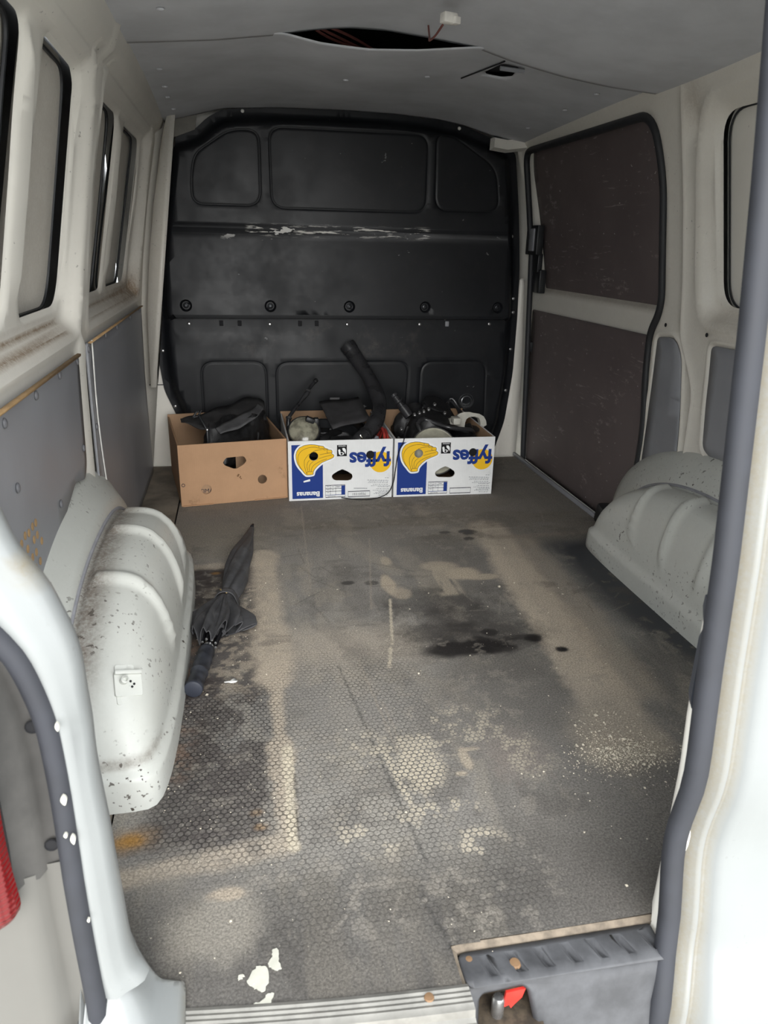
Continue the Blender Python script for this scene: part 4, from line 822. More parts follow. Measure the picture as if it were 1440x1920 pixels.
# white printed boxes
def PX(X, Y): return ((X-82)*.000372, (1815-.045*(X-82)-Y)*.000374)
def prect(name, X0, Y0, X1, Y1, m, o, parent):
    a, b = PX(X0, Y1); c, d = PX(X1, Y0); return plate(name, rect(a, b, c, d), [], .0002, face(o), m, parent)
ban = [(160, 1370), (158, 1330), (168, 1290), (195, 1252), (245, 1226), (300, 1216), (345, 1217), (395, 1226), (440, 1232), (446, 1248), (478, 1258), (490, 1268), (520, 1270), (526, 1292), (518, 1305), (545, 1322), (540, 1345), (510, 1362), (470, 1378), (420, 1402), (375, 1440), (345, 1475), (332, 1502), (332, 1528), (300, 1534), (262, 1536), (238, 1512), (222, 1488), (198, 1462), (172, 1418)]
lines = [[(240, 1512), (205, 1460), (182, 1405), (180, 1345), (210, 1290), (270, 1255), (340, 1242), (390, 1252)], [(268, 1530), (250, 1470), (242, 1420), (250, 1370), (300, 1310), (360, 1278), (440, 1262)], [(278, 1500), (268, 1440), (285, 1390), (340, 1345), (420, 1315), (500, 1300)], [(295, 1500), (292, 1450), (310, 1410), (370, 1370), (450, 1340), (520, 1322)], [(312, 1498), (318, 1460), (345, 1425), (400, 1390), (470, 1362)], [(268, 1530), (272, 1502), (325, 1498)], [(390, 1226), (396, 1252), (446, 1250)], [(446, 1250), (442, 1270), (478, 1262)], [(478, 1262), (476, 1300), (520, 1296)]]
def U(P_): return np.array([PX(*p) for p in P_])
def strip(bm, P_, w, o):
    s = spline([(a, b, 0) for a, b in U(P_)], 4); add_tube(bm, [face(o) @ Vector(p) for p in s], w, 4)
def flipped(X, Y, o): a, b = PX(X, Y); return face(o) @ Matrix.Translation((a, b, 0)) @ Matrix.Rotation(PI, 4, 'Z')
def white_box(label, loc, rz, stamp, group):
    hole = U([(520, 1548), (530, 1527), (580, 1492), (630, 1469), (680, 1490), (730, 1522), (738, 1552), (722, 1580), (690, 1591), (560, 1591), (532, 1576)])[::-1]
    c1, c2 = PX(338, 1338), PX(918, 1312); hs = [rpoly(hole, .004, 3), circ(*c1, .0172, 20), circ(*c2, .0158, 20)]
    t, fl_ = carton('banana_box', label, loc, rz, hs, M_wcard, group)
    # printed face, all of it upside down because the box stands on its lid side
    b0, b1 = PX(115, 1792); e0, e1 = PX(428, 1222)
    plate('blue_panel', rect(.0125, .0075, .1295, .2195), [hs[1]], .0002, face(.0003), M_blue, t)
    bu = U(ban); plate('banana_halo', rpoly(offs(bu, -.0075), .006, 3), [hs[1]], .0002, face(.0006), M_prw, t)
    bp = plate('banana_print', rpoly(bu, .003, 3), [hs[1]], .0002, face(.0009), M_yel, t)
    bm = bmesh.new()
    for L in lines: 
        s = spline([(a, b, 0) for a, b in U(L)], 4); s = [p for p in s]
        run = []
        for p in s:
            if math.hypot(p[0]-c1[0], p[1]-c1[1]) > .0178: run.append(p)
            else:
                if len(run) > 1: add_tube(bm, [face(.0009) @ Vector(q) for q in run], .00065, 4)
                run = []
        if len(run) > 1: add_tube(bm, [face(.0009) @ Vector(q) for q in run], .00065, 4)
    s = [(*p, 0) for p in rpoly(bu, .003, 3)]; add_tube(bm, [face(.0009) @ Vector(p) for p in s+[s[0]]], .0008, 4); bmobj('outline', bm, M_ink, bp)
    text('lettering', 'Bananas', .0275, flipped(278, 1737, .0008), M_prw, t, .0008, 1.0)
    ls = plate('round_sun', circ(*PX(1027, 1388), .0415, 36), [], .0002, face(.0003), M_yel, t)
    w1 = text('lettering', 'fyffes', .0800, flipped(914, 1352, .0008), M_blue, t, .0024, .98)
    # black disc laid over the letters, painting in the shade of the punched hole
    plate('hole_shade', circ(*c2, .0160, 24), [], .0002, face(.0014), M_black, t)
    lg = plate('logo_square', rect(PX(575, 1335)[0], PX(575, 1335)[1], PX(676, 1213)[0], PX(676, 1213)[1]), [], .0002, face(.0003), M_black, t)
    text('lettering', 'FAIRTRADE', .0054, flipped(626, 1226, .0006), M_prw, t, .0001)
    plate('logo_swirl', U([(586, 1268), (602, 1258), (612, 1275), (608, 1292), (632, 1290), (648, 1300), (640, 1318), (612, 1324), (594, 1312), (590, 1290)]), [circ(*PX(622, 1307), .0042, 14)], .0002, face(.0006), M_prw, t)
    plate('logo_swirl', U([(630, 1246), (652, 1246), (664, 1262), (668, 1285), (660, 1312), (654, 1290), (640, 1278), (630, 1264)]), [], .0002, face(.0006), M_prw, t)
    # table, stamp frame, small print
    bm = bmesh.new()
    for (X0, Y0, X1, Y1) in ((455, 1640, 660, 1642.5), (455, 1676, 622, 1678.5), (455, 1706, 622, 1708.5), (455, 1768, 660, 1770.5), (455, 1640, 457.5, 1770), (505, 1640, 507.5, 1750), (560, 1640, 562.5, 1750), (657.5, 1640, 660, 1770)):
        a, b = PX(X0, Y1); c, d = PX(X1, Y0); add_box(bm, ((a+c)/2, -.0004, (b+d)/2), (c-a, .0002, d-b))
    for X, Y, w_ in ((482, 1658, 28), (532, 1658, 28), (590, 1652, 46), (482, 1690, 30), (532, 1690, 24), (482, 1722, 26), (585, 1660, 30), (520, 1760, 80)):
        a, b = PX(X, Y); add_box(bm, (a, -.0004, b), (w_*.000372, .0002, .0012))
    bmobj('size_table', bm, M_ink, t, False)
    bm = bmesh.new()
    for (X0, Y0, X1, Y1) in ((620, 1642, 658, 1740), (457, 1738, 658, 1752)):
        a, b = PX(X0, Y1); c, d = PX(X1, Y0); add_box(bm, ((a+c)/2, -.0005, (b+d)/2), (c-a, .0002, d-b))
    bmobj('table_header', bm, M_blue, t, False)
    bm = bmesh.new()
    for (X0, Y0, X1, Y1) in ((690, 1703, 920, 1706), (690, 1760, 920, 1763), (690, 1703, 693, 1763), (917, 1703, 920, 1763)):
        a, b = PX(X0, Y1); c, d = PX(X1, Y0); add_box(bm, ((a+c)/2, -.0004, (b+d)/2), (c-a, .0002, d-b))
    bmobj('stamp_frame', bm, M_ink, t, False)
    if stamp: text('lettering', '70201031', .0125, flipped(805, 1733, .0006), M_ink, t, 0, 1.1)
    bm = bmesh.new(); rr = random.Random(5)
    for Y, X0 in ((1557, 1075), (1583, 890), (1596, 905), (1610, 898), (1630, 950), (1645, 930), (1655, 1000), (1676, 985), (1694, 950), (1706, 1010), (1718, 975), (1730, 960), (1746, 1010))[:13]:
        x = X0
        while x < 1112:
            w_ = rr.uniform(8, 26); a, b = PX(x+w_/2, Y); add_box(bm, (a, -.0004, b), (w_*.8*.000372, .0002, .0017)); x += w_+3
    if stamp:
        for x in range(755, 895, 13): a, b = PX(x, 1673); add_box(bm, (a, -.0004, b), (.0032, .0002, .0030))
    bmobj('small_print', bm, flat('grey_ink', (.16, .17, .19)) if 'grey_ink' not in bpy.data.materials else bpy.data.materials['grey_ink'], t, False)
    return t
B2 = white_box('white banana box with upside-down print, standing right beside the plain brown box', (-.310, 1.960, .001), .0, True, 'open cardboard boxes of car parts')
plate('sticker', rpoly([PX(230, 1600), PX(232, 1615), PX(300, 1600), PX(298, 1577)], .002, 3), [], .0003, face(.0009), M_prw, B2)
B3 = white_box('white banana box with upside-down print at the right end, nearest the sliding door', (.0945, 1.958, .001), -.02, False, 'open cardboard boxes of car parts')

# ------------------------------------------------------------------ things in the boxes
M_hose = plain('dusty_black_rubber', (.026, .026, .028), .30, var=.25, scale=25); M_soot = plain('sooty_black_metal', (.022, .022, .023), .4, .3, var=.4, scale=40, bump=.0006)
M_dustb = plain('dusty_black_plastic', (.045, .044, .045), .6, var=.35, scale=18)
# brown box: torn black undertray with a paler flap, plastic T handle
UT = thing('plastic_undertray', 'torn black plastic car undertray heaped in the brown box', 'car part', (-.50, 2.18, .02))
def lump(name, V3, m, parent, seed=1, amp=.006, org=(0, 0, 0)):
    """closed lofted lump: list of sections, each (x, y, z, half_depth, half_height)"""
    bm = bmesh.new(); rg = []; rnd = np.random.default_rng(seed)
    S_ = spline([s[:3] for s in V3], 5); hd = [np.interp(i/5, range(len(V3)), [s[3] for s in V3]) for i in range(len(S_))]; hh = [np.interp(i/5, range(len(V3)), [s[4] for s in V3]) for i in range(len(S_))]
    n = 18; ph = rnd.uniform(0, 6, 6)
    for i, (p, a, b) in enumerate(zip(S_, hd, hh)):
        ring = []
        for k in range(n):
            t = 2*PI*k/n; w = 1+.16*math.sin(3*t+ph[0]+i*.35)+.10*math.sin(5*t+ph[1]-i*.5)
            ring.append(bm.verts.new((p[0]-org[0]+rnd.normal(0, amp*.3), p[1]-org[1]+a*w*math.cos(t), p[2]-org[2]+b*w*math.sin(t))))
        rg.append(ring)
    for A_, B_ in zip(rg[:-1], rg[1:]):
        for i in range(n): bm.faces.new((A_[i], A_[(i+1) % n], B_[(i+1) % n], B_[i]))
    bm.faces.new(rg[0][::-1]); bm.faces.new(rg[-1]); return bmobj(name, bm, m, parent, True, 40)
og = (-.50, 2.18, .02)
lump('tray_body', [(-.64, 2.13, .14, .01, .02), (-.60, 2.14, .16, .06, .09), (-.55, 2.16, .17, .10, .10), (-.49, 2.20, .18, .13, .10), (-.43, 2.24, .19, .14, .10), (-.39, 2.27, .18, .12, .09), (-.365, 2.28, .16, .05, .06)], M_soot, UT, 3, .01, og)
def ribbon(name, L, R_, m, parent, org, t=.004, n=8, wav=.0):
    a, b = spline(L, n), spline(R_, n); k = min(len(a), len(b)); bm = bmesh.new(); g = []
    for i in range(k):
        row = []
        for j in range(6):
            s = j/5; p = a[i]*(1-s)+b[i]*s-np.array(org); p = p+np.array([0, 0, wav*math.sin(i*.9+j*1.3)]); row.append(bm.verts.new(p))
        g.append(row)
    fs = [bm.faces.new((g[i][j], g[i][j+1], g[i+1][j+1], g[i+1][j])) for i in range(k-1) for j in range(5)]
    o = bmobj(name, bm, m, parent, True, 50); md = o.modifiers.new('s', 'SOLIDIFY'); md.thickness = t; md.offset = 0; return o
ribbon('tray_wing', [(-.712, 2.24, .262), (-.62, 2.30, .275), (-.52, 2.36, .295), (-.43, 2.40, .315), (-.38, 2.38, .298)], [(-.706, 2.20, .262), (-.62, 2.12, .252), (-.53, 2.12, .250), (-.44, 2.16, .268), (-.375, 2.24, .25)], M_dustb, UT, og, .004, 6, .004)
ribbon('tray_flap', [(-.575, 2.10, .256), (-.50, 2.17, .283), (-.43, 2.22, .304), (-.405, 2.28, .312)], [(-.555, 2.06, .246), (-.48, 2.09, .262), (-.42, 2.15, .285), (-.385, 2.24, .300)], plain('faded_grey_plastic', (.085, .085, .088), .6, var=.3, scale=22), UT, og, .004, 6, .002)
tube('tray_hook', spline([(.085, -.11, .225), (.084, -.115, .21), (.082, -.118, .197), (.078, -.116, .194)], 4), .004, M_soot, UT, 6)
TH = thing('pull_toggle', 'small black T-shaped plastic pull poking up at the left of the brown box', 'toggle', (-.605, 2.10, .25))
tube('stem', [(0, 0, -.06), (0, 0, .0), (-.03, .04, .05)], .0052, M_blackp, TH, 8)
bm = bmesh.new(); add_tube(bm, [(-.052, .05, .040), (-.032, .05, .046), (-.020, .05, .066), (-.038, .05, .062), (-.052, .05, .040)], .0045, 6); bmobj('grip', bm, M_blackp, TH)
lathe('pin', [(.004, 0), (.004, .003), (.002, .004)], M_tie, TH, 8, orient((0, -.006, .004), (0, -1, .3)))
# middle box
HO = thing('intake_hose', 'thick black rubber hose curving up out of the middle box', 'hose', (0, 2.1, .15))
hp_ = [(-.030, 2.025, .215), (.008, 2.05, .240), (.046, 2.10, .270), (.075, 2.18, .307), (.076, 2.25, .347), (.051, 2.33, .41), (.012, 2.40, .473), (-.021, 2.43, .522)]
hs_ = spline([np.array(p)-np.array((0, 2.1, .15)) for p in [(-.065, 2.035, .15)]+hp_], 7); nH = len(hs_)
tube('hose_body', hs_, [.030+.002*math.sin(i*.4) for i in range(nH)], M_hose, HO, 18)
d_ = Vector(hs_[-1]-hs_[-3]).normalized()
lathe('cuff', [(.026, -.03), (.034, -.028), (.0355, -.006), (.0345, .004), (.029, .005), (.026, -.008), (.010, -.012)], M_hose, HO, 20, orient(Vector(hs_[-1]), d_))
i_ = 12; dd_ = Vector(hs_[i_+1]-hs_[i_-1]).normalized(); lathe('hose_clamp', [(.0312, -.004), (.0325, -.004), (.0325, .004), (.0312, .004)], M_soot, HO, 22, orient(Vector(hs_[i_]), dd_))
bm = bmesh.new(); add_box(bm, (-.028, -.118, .085), (.007, .006, .030), Matrix.Rotation(-.5, 3, 'Y'), .002); bmobj('clamp_screw', bm, plain('chrome', (.8, .78, .7), .12, 1.), HO)
TB = thing('breather_pipe', 'thin black pipe with a jointed end rising at the left of the middle box', 'pipe', (-.293, 2.2, .2))
tp = spline([np.array(p)-np.array((-.293, 2.2, .2)) for p in ((-.292, 2.18, .20), (-.291, 2.2, .262), (-.274, 2.22, .287), (-.24, 2.27, .315), (-.208, 2.30, .346), (-.194, 2.33, .362), (-.164, 2.37, .386))], 6); nT = len(tp)
tube('pipe_body', tp, [.0075+.0035*sm(1-abs(i-nT*.66)/6)+.002*(i < 8) for i in range(nT)], M_hose, TB, 10)
for k in (int(nT*.72), int(nT*.2)): lathe('pipe_ring', [(.009, -.004), (.0125, -.003), (.0125, .003), (.009, .004)], M_dustb, TB, 14, orient(Vector(tp[k]), Vector(tp[k+1]-tp[k-1])))
lathe('pipe_end', [(.007, -.010), (.0095, -.008), (.0095, .006), (.006, .008)], M_soot, TB, 12, orient(Vector(tp[-1]), Vector(tp[-1]-tp[-3])))
BD_ = thing('splash_shield', 'flat black rubber flap slanting across the middle box', 'panel', (-.06, 2.2, .28))
bq = [np.array(p)-np.array((-.06, 2.2, .28)) for p in ((-.156, 2.32, .308), (.01, 2.32, .325), (.034, 2.15, .270), (-.125, 2.10, .247))]
bm = bmesh.new(); g = [[bm.verts.new((bq[0]*(1-i/6)+bq[1]*i/6)*(1-j/6)+(bq[3]*(1-i/6)+bq[2]*i/6)*j/6+np.array([0, 0, .003*math.sin(i*1.1+j)])) for j in range(7)] for i in range(7)]
for i in range(6):
    for j in range(6): bm.faces.new((g[i][j], g[i+1][j], g[i+1][j+1], g[i][j+1]))
o = bmobj('flap', bm, plain('charcoal_mat', (.036, .035, .037), .7, var=.25, scale=30), BD_, True); md = o.modifiers.new('s', 'SOLIDIFY'); md.thickness = .005
bm = bmesh.new(); add_box(bm, (-.03, .121, .040), (.04, .004, .008)); bmobj('tab', bm, M_dustb, BD_)
LM = thing('headlamp_unit', 'dirty lamp unit with a dull lens at the left of the middle box', 'lamp', (-.235, 2.12, .2))
lathe('lamp_shell', [(.030, -.03), (.05, -.02), (.062, .02), (.066, .05), (.062, .055)], M_soot, LM, 24, orient((0, 0, .01), (-.1, -.75, .65)))
ml = NT('dull_lens'); M_lens = ml.done(ml.mix(ml.ramp(ml.noise(30, 4), .35, .65), (.14, .13, .10), (.30, .29, .22)), .16, 0, .6)
lathe('lamp_lens', [(.060, .050), (.056, .062), (.042, .070), (.020, .074), (.004, .075)], M_lens, LM, 24, orient((0, 0, .01), (-.1, -.75, .65)))
bm = bmesh.new(); add_box(bm, (.02, -.03, .085), (.035, .03, .02), Matrix.Rotation(.4, 3, 'Y'), .004); add_box(bm, (.045, -.02, .075), (.02, .03, .03), None, .004); bmobj('lamp_bracket', bm, M_soot, LM)
SH = thing('fan_shroud', 'black curved fan shroud lying low across the middle box', 'car part', (-.16, 2.14, .05))
bm = bmesh.new(); add_tube(bm, [(.135*math.cos(a), .10*math.sin(a)-.02, .155+.035*math.sin(a)) for a in np.linspace(0, 2*PI, 40)], 1., sect=[(-.018, -.006), (.018, -.006), (.018, .006), (-.018, .006)]); bmobj('shroud_ring', bm, M_blackp, SH, True, 40)
bm = bmesh.new()
for k in range(7): a = k*2*PI/7; add_box(bm, (.065*math.cos(a), .05*math.sin(a)-.02, .148+.015*math.sin(a)), (.11, .028, .004), Matrix.Rotation(a, 3, 'Z') @ Matrix.Rotation(.5, 3, 'X'))
bmobj('fan_blades', bm, M_soot, SH); lathe('fan_hub', [(.028, 0), (.028, .03), (.02, .036)], M_soot, SH, 16, Matrix.Translation((0, -.02, .13)))
EB = thing('engine_cover', 'black ribbed engine cover filling the back of the middle box', 'car part', (-.10, 2.28, .01))
bm = bmesh.new(); add_box(bm, (0, .02, .105), (.30, .20, .19), None, .02)
for k in range(6): add_box(bm, (-.12+.05*k, .02, .203), (.012, .18, .012), None, .002)
bmobj('cover_body', bm, M_soot, EB); lathe('filler_cap', [(.03, 0), (.03, .02), (.024, .025)], M_blackp, EB, 18, Matrix.Translation((-.08, 0, .205)))
RC = thing('red_cable', 'red cable looped at the right edge of the middle box', 'cable', (.06, 2.05, .1))
tube('cable_run', spline([(-.02, .10, .02), (.005, .06, .135), (.008, .0, .142), (.004, -.05, .12), (.008, -.07, .02)], 6), .006, plain('red_sheath', (.42, .05, .04), .45), RC, 8)
tube('cable_run', spline([(-.01, .10, .02), (.017, .06, .130), (.020, .0, .136), (.016, -.05, .115), (.016, -.07, .02)], 6), .005, bpy.data.materials['red_sheath'], RC, 8)
lump('grey_rag', [(.0, 2.0, .14, .02, .03), (.02, 2.01, .19, .025, .035), (.04, 2.02, .20, .02, .03), (.05, 2.03, .17, .01, .02)], plain('grey_cloth', (.22, .22, .25), .9), None, 9, .006)
rag = bpy.data.objects['grey_rag']; tag(rag, 'pale grey rag wedged between the hose foot and the red cable', 'cloth')
# right box
EN = thing('alternator', 'greasy black alternator standing in the left half of the right box', 'car part', (.25, 2.2, .01))
lathe('housing', [(.05, .0), (.085, .02), (.092, .05), (.092, .10), (.096, .105), (.096, .16), (.088, .20), (.075, .235), (.045, .25)], M_soot, EN, 28, orient((0, .02, .03), (.25, -.12, 1)))
for k in range(12): a = k*2*PI/12; bm = bmesh.new(); add_box(bm, (.094*math.cos(a), .094*math.sin(a), .135), (.014, .008, .07), Matrix.Rotation(a, 3, 'Z'), .002); bm.transform(orient((0, .02, .03), (.25, -.12, 1))); bmobj('cooling_fin', bm, M_soot, EN)
lathe('snout', [(.020, 0), (.020, .05), (.016, .052), (.016, .068), (.020, .07), (.020, .078), (.013, .08), (.013, .10), (.018, .102), (.018, .112), (.010, .114)], M_hose, EN, 16, orient((-.045, .0, .255), (-.55, .45, .75)))
lathe('pulley', [(.050, 0), (.055, .006), (.046, .014), (.055, .022), (.055, .028), (.020, .03)], M_soot, EN, 22, orient((.075, .07, .27), (.3, -.4, 1)))
for k, (x, y, z) in enumerate(((-.030, -.03, .265), (-.010, -.03, .272), (.008, -.03, .278), (.028, -.028, .286), (-.09, -.06, .215), (-.10, -.06, .175), (-.11, -.06, .155), (.06, .0, .30), (.10, -.02, .268))):
    lathe('stud_bolt', [(.0075, 0), (.0075, .006), (.0045, .0065), (.0045, .014), (.002, .015)], plain('worn_steel', (.42, .42, .42), .28, .9) if k == 0 else bpy.data.materials['worn_steel'], EN, 6 if False else 8, orient((x, y, z), (-.3, -.6, .8)))
DC = thing('dish_cover', 'round dull cream metal dish showing over the front edge of the right box', 'car part', (.272, 2.035, .13))
lathe('dish', [(.094, -.012), (.096, .0), (.092, .008), (.088, .006), (.07, .016), (.04, .024), (.005, .026)], plain('dull_cream', (.36, .35, .28), .5, var=.15, scale=30), DC, 36, orient((0, 0, .03), (0, -.9, .45)))
bm = bmesh.new(); add_tube(bm, [(.095*math.cos(a), .095*math.sin(a), 0) for a in np.linspace(0, 2*PI, 48)], .003, 6); bm.transform(orient((0, -.003, .032), (0, -.9, .45))); bmobj('rim', bm, M_dustb, DC)
RH = thing('coolant_hose', 'bent black hose looping behind the cream dish in the right box', 'hose', (.24, 2.12, .15))
tube('hose_run', spline([np.array(p)-np.array((.24, 2.12, .15)) for p in ((.232, 2.09, .17), (.229, 2.10, .227), (.221, 2.12, .25), (.232, 2.13, .264), (.256, 2.14, .265), (.296, 2.12, .252), (.343, 2.09, .242), (.392, 2.09, .234), (.44, 2.10, .225), (.47, 2.14, .19))], 6), .0095, M_hose, RH, 10)
UB = thing('plastic_bracket', 'pale grey arched plastic bracket at the right of the right box', 'bracket', (.44, 2.115, .22))
up = [(.365, .271), (.364, .246), (.392, .240), (.402, .234), (.406, .226), (.424, .226), (.427, .250), (.434, .266), (.448, .274), (.470, .275), (.488, .268), (.493, .252), (.493, .228), (.505, .226), (.509, .234), (.520, .238), (.518, .256), (.508, .275), (.488, .286), (.462, .290), (.448, .294), (.424, .294), (.404, .288), (.392, .278)]
ubm = Matrix(((1, 0, 0, -.44), (0, .25, -.97, -.02), (0, .97, .25, -.22), (0, 0, 0, 1)))
M_pg = plain('pale_grey_plastic', (.46, .45, .40), .5)
o = plate('arch', rpoly(up, .004, 3), [], .028, ubm @ Matrix.Translation((0, 0, .014)), M_pg, UB); 
bm = bmesh.new(); add_box(bm, (-.062, .0, .045), (.03, .05, .026), None, .004); bmobj('lug', bm, M_pg, UB)
GB = thing('gearbox_casing', 'black metal casing lying in the right half of the right box under the pale bracket', 'car part', (.42, 2.18, .01))
lump('casing', [(-.035, 2.20, .09, .05, .06), (-.02, 2.19, .11, .11, .10), (.02, 2.18, .115, .13, .105), (.05, 2.18, .11, .12, .10), (.064, 2.18, .09, .05, .06)], M_soot, GB, 5, .006, (0, 2.18, .01))
lathe('casing_flange', [(.05, 0), (.055, .004), (.055, .012), (.03, .014)], M_soot, GB, 20, Matrix.Translation((.02, -.02, .20)))
WL_ = thing('wiring_loom', 'black wiring loom bundled along the back edge of the right box', 'cable', (.33, 2.36, .01))
lump('loom_wrap', [(.17, 2.36, .16, .03, .04), (.21, 2.36, .18, .05, .075), (.28, 2.365, .19, .055, .085), (.35, 2.365, .185, .055, .08), (.42, 2.365, .18, .05, .075), (.455, 2.36, .16, .03, .04)], M_soot, WL_, 12, .008, (.33, 2.36, .01))
for k in range(5):
    a_ = rng.uniform(-.13, .06); tube('loom_wire', spline([(a_, -.03, .19), (a_+.03, -.05+.02*k*.5, .262+.008*k), (a_+.07, -.02, .275-.006*k), (a_+.10, .01, .20)], 5), .005, M_hose, WL_, 7)
# loose wire hanging over the front of the boxes
WR = tube('loose_wire', spline([(.135, 1.985, .250), (.127, 1.945, .232), (.106, 1.942, .181), (.097, 1.942, .118), (.089, 1.942, .064), (.066, 1.940, .022), (.012, 1.938, .004), (-.05, 1.938, .004), (-.112, 1.944, .012)], 7), .0019, M_black, None, 6)
tag(WR, 'thin black wire trailing down the gap between the two white boxes', 'wire')

# ------------------------------------------------------------------ umbrella
UM = thing('umbrella', 'folded black umbrella lying on the floor beside the left wheel arch', 'umbrella', (-.600, .700, 0), (0, 0, 0))
ua = Vector((.150, 1.025, 0)).normalized(); ub_ = Vector((ua.y, -ua.x, 0))
def UP(s, a, z): return Vector((ua.x*s+ub_.x*a, ua.y*s+ub_.y*a, z))
def um_mat():
    n = NT('black_umbrella_cloth'); c = n.mix(n.ramp(n.noise(12, 6, .7), .35, .7), (.045, .045, .048), (.085, .085, .09)); c = n.mix(n.math('MULTIPLY', n.ramp(n.noise(50, 5, .7, (.6, .3, 1)), .58, .74), .30), c, (.24, .23, .22)); n.bump(n.noise(900, 2), .0001, .4); return n.done(c, .62, 0, .4)
M_um = um_mat()
# bundled canopy: flattened pleated tube, tapering to the tip
bs = np.array([.255, .30, .36, .42, .48, .56, .64, .72, .82, .92, .985, 1.0]); bl = np.array([-.030, -.030, -.028, -.027, -.029, -.033, -.035, -.032, -.024, -.015, -.009, -.006]); br = np.array([.028, .030, .022, .021, .026, .034, .035, .031, .022, .013, .009, .006])
ctr = np.array([0, 0, 0.006, .008, .012, .010, .006, .004, .003, .002, 0, 0])
NS, NTH = 70, 64; bm = bmesh.new(); rg = []
for s in np.linspace(.255, 1.0, NS):
    l, r_, cc = np.interp(s, bs, bl), np.interp(s, bs, br), np.interp(s, bs, ctr); w = (r_-l)/2; m_ = (r_+l)/2+cc; h = min(w*.78, .024); ring = []
    for k in range(NTH):
        t = 2*PI*k/NTH; tw = t+s*4.2; fold = .26*(abs(math.sin(2.5*tw))-.6)+.10*(abs(math.sin(4*tw+1))-.6); q_ = 1+fold*min(1, (1.02-s)*4)
        ring.append(bm.verts.new(UP(s, m_+w*q_*math.cos(t), max(.002, h+h*q_*math.sin(t)))))
    rg.append(ring)
for A_, B_ in zip(rg[:-1], rg[1:]):
    for i in range(NTH): bm.faces.new((A_[i], A_[(i+1) % NTH], B_[(i+1) % NTH], B_[i]))
bm.faces.new(rg[0][::-1]); bm.faces.new(rg[-1]); bmobj('canopy', bm, M_um, UM, True, 60)
# loose skirt gathered by the strap, flaring to pleats and two corners
bm = bmesh.new(); rg = []
for q in np.linspace(0, 1, 34):
    ring = []
    for k in range(110):
        t = 2*PI*k/110; ct, st_ = math.cos(t), math.sin(t)
        pl = 2.2*(abs(math.sin(5.5*t+.6+1.3*q))-.62)+1.1*(abs(math.sin(9*t+2-.8*q))-.62)
        Rw_ = .026+(.040 if ct > 0 else .034)*sm(q*1.3)+.010*pl*sm(q*1.4)
        cor = max(0, math.cos(t+.12))**14*.030*q**1.5+max(0, math.cos(t-PI-.15))**10*.012*q**1.5
        a = (Rw_+cor)*ct-.002; z = .020+.020*(1+.25*q)*st_*(1+.42*pl*sm(q*2))+.010*q*max(0, st_)
        s = .43-.185*q+.028*q*st_*-.6+.014*q*pl+.035*q*(abs(ct)**3)-.045*q*q*max(0, st_)*(1 if ct < .3 else .4)
        ring.append(bm.verts.new(UP(s, a, max(.002, z))))
    rg.append(ring)
for A_, B_ in zip(rg[:-1], rg[1:]):
    for i in range(110): bm.faces.new((A_[i], A_[(i+1) % 110], B_[(i+1) % 110], B_[i]))
o = bmobj('canopy_skirt', bm, M_um, UM, True, 75); md = o.modifiers.new('s', 'SOLIDIFY'); md.thickness = .0016
ribbon('strap', [UP(.435, .038, .010), UP(.44, .02, .044), UP(.437, -.012, .046), UP(.43, -.036, .012)], [UP(.405, .040, .010), UP(.41, .022, .046), UP(.407, -.012, .049), UP(.40, -.038, .012)], M_um, UM, (0, 0, 0), .0015, 6)
bm = bmesh.new(); add_tube(bm, [UP(.43, .000, .0485), UP(.418, .005, .0495), UP(.41, .008, .0500)], .0022, 6); add_tube(bm, [UP(.432, -.012, .0480), UP(.425, -.008, .0490)], .0020, 6); bmobj('strap_badge', bm, plain('dull_gold', (.45, .33, .14), .4, .6), UM)
for k in range(8):
    t = 2*PI*k/8+.3; a0, z0, a1, z1 = .017*math.cos(t), .022+.016*math.sin(t), .024*math.cos(t), .024+.018*math.sin(t)
    rb = tube('rib', [UP(.190, a0, z0), UP(.30, a1, z1)], .0030, M_black, UM, 6); lathe('rib_tip', [(.0012, -.003), (.0034, -.001), (.0036, .002), (.002, .004)], M_tie, rb, 8, orient(UP(.188, a0, z0), -ua))
tube('shaft', [UP(.15, 0, .022), UP(.45, 0, .022)], .006, M_black, UM, 10)
hd = [(.0, .0), (.0165, .0005), (.0195, .004), (.0205, .010), (.0185, .020), (.0182, .040), (.0165, .056), (.0205, .066), (.0165, .080), (.0200, .094), (.0165, .106), (.0205, .118), (.0170, .132), (.0200, .150), (.0186, .162), (.0150, .168), (.009, .170)]
M_hand = plain('scuffed_black_rubber', (.030, .032, .040), .5, var=.5, scale=40)
hdl = lathe('handle', hd, M_hand, UM, 22, orient(UP(0, 0, .0215), ua)); lathe('end_cap', [(.0150, -.0008), (.0195, .0012), (.0202, .004), (.0150, .004)], plain('blue_black_rubber', (.028, .032, .046), .55), hdl, 22, orient(UP(-.001, 0, .0215), ua))
lathe('collar', [(.010, 0), (.0125, .002), (.0125, .012), (.009, .014)], M_tie, UM, 18, orient(UP(.168, 0, .0215), ua))
lathe('ferrule', [(.0065, 0), (.005, .012), (.004, .03), (.0015, .038)], M_black, UM, 12, orient(UP(.995, 0, .009), ua+Vector((0, 0, -.08))))

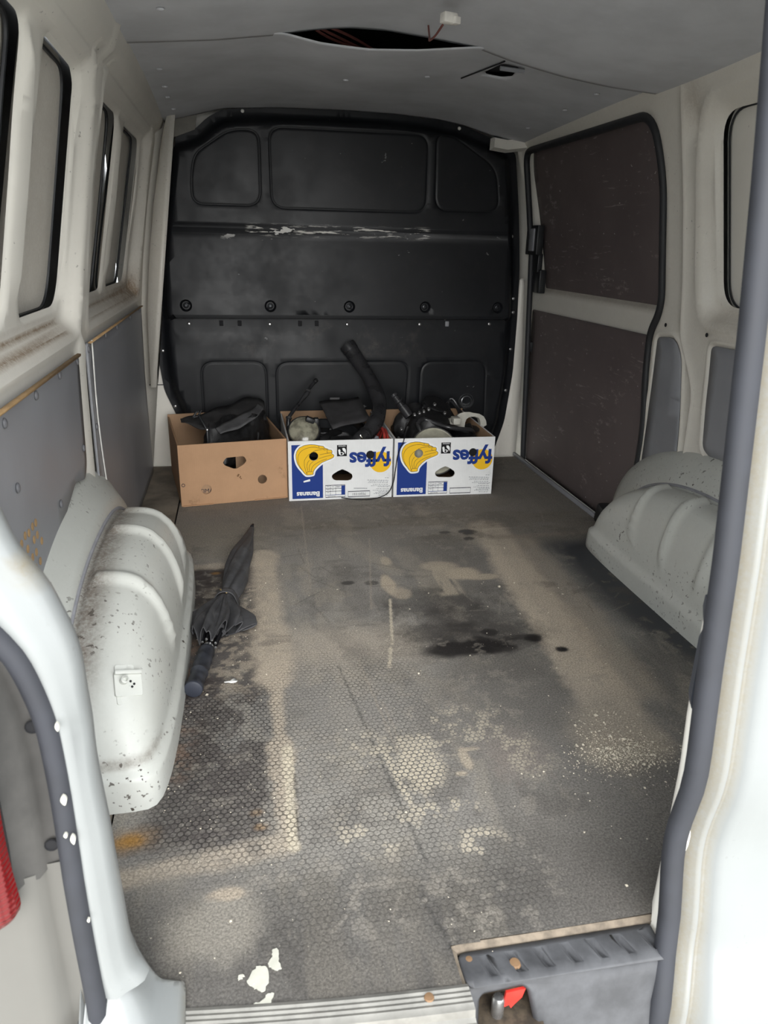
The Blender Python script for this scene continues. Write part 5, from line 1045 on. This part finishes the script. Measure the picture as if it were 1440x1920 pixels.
# ------------------------------------------------------------------ scraps and grit on the floor
def scrap(nm, label, pts, z, m, curl):
    bm = bmesh.new(); P_ = rpoly(pts, .004, 3); c = P_.mean(0); vc = bm.verts.new((c[0], c[1], z+curl*.5)); vs_ = [bm.verts.new((p[0], p[1], z+curl*(.5+.5*math.sin(i*.7)))) for i, p in enumerate(P_)]
    for i in range(len(vs_)): bm.faces.new((vc, vs_[i], vs_[(i+1) % len(vs_)]))
    o = bmobj(nm, bm, m, None, True, 80); md = o.modifiers.new('s', 'SOLIDIFY'); md.thickness = .0006; return tag(o, label, 'litter')
M_paper = plain('paper_grey', (.62, .62, .63), .8, var=.1, scale=60)
scrap('paper_scrap', 'crumpled grey paper scrap between umbrella skirt and left wheel arch', [(-.624, 1.085), (-.592, 1.10), (-.588, 1.06), (-.60, 1.03), (-.620, 1.02)], .004, M_paper, .012)
scrap('paper_scrap', 'tiny white torn paper bow right of the umbrella handle', [(-.538, .742), (-.528, .752), (-.522, .748), (-.512, .757), (-.505, .748), (-.508, .740), (-.522, .742)], .003, plain('bright_paper', (.62, .62, .60), .7, var=.03), .004)
def grit(nm, label, spots, m, szs, parent=None):
    V_, F_ = [], []; base = np.array([(1, 0, 0), (-1, 0, 0), (0, 1, 0), (0, -1, 0), (0, 0, 1), (0, 0, -1)], float); fc = [(0, 2, 4), (2, 1, 4), (1, 3, 4), (3, 0, 4), (2, 0, 5), (1, 2, 5), (3, 1, 5), (0, 3, 5)]
    for x, y in spots:
        s = szs*math.exp(rng.normal(0, .5)); b = base*rng.uniform(.6, 1.3, (6, 1))*s; b[:, 2] *= .7; a = rng.uniform(0, 6); R = np.array([[math.cos(a), -math.sin(a), 0], [math.sin(a), math.cos(a), 0], [0, 0, 1]]); b = b@R.T+np.array([x, y, .0008+s*.4]); k = len(V_); V_ += list(b); F_ += [(i+k, j+k, l+k) for i, j, l in fc]
    o = link(nm, mesh(nm, V_, F_), m, parent, False); o['kind'] = 'stuff'
    if not parent: tag(o, label, 'grit')
    return o
gs = [(rng.normal(.24, .045), rng.normal(.375, .025)) for _ in range(1500)]+[(.17+.14*rng.random(), .40+rng.normal(0, .03)+.10*rng.random()) for _ in range(320)]+[(rng.normal(.24, .09), rng.normal(.33, .05)) for _ in range(170)]
M_grit = plain('pale_grit', (.52, .47, .38), .9, var=.3, scale=200)
grit('gravel', 'drift of pale grit and gravel on the floor near the right rear door', gs, M_grit, .00105)
sp_ = [(rng.uniform(-.68, .45), rng.uniform(.0, 1.5)) for _ in range(420)]+[(rng.normal(.30, .06), rng.uniform(.4, 1.2)) for _ in range(120)]+[(rng.uniform(-.64, -.45), rng.uniform(.3, 1.2)) for _ in range(220)]
grit('crumbs', 'pale crumbs of dirt scattered all over the rubber floor', sp_, M_grit, .0010)
for o in list(bpy.data.objects):
    if o.type == 'MESH' and o.parent is None and 'label' not in o and o.get('kind') is None: print('UNTAGGED', o.name)
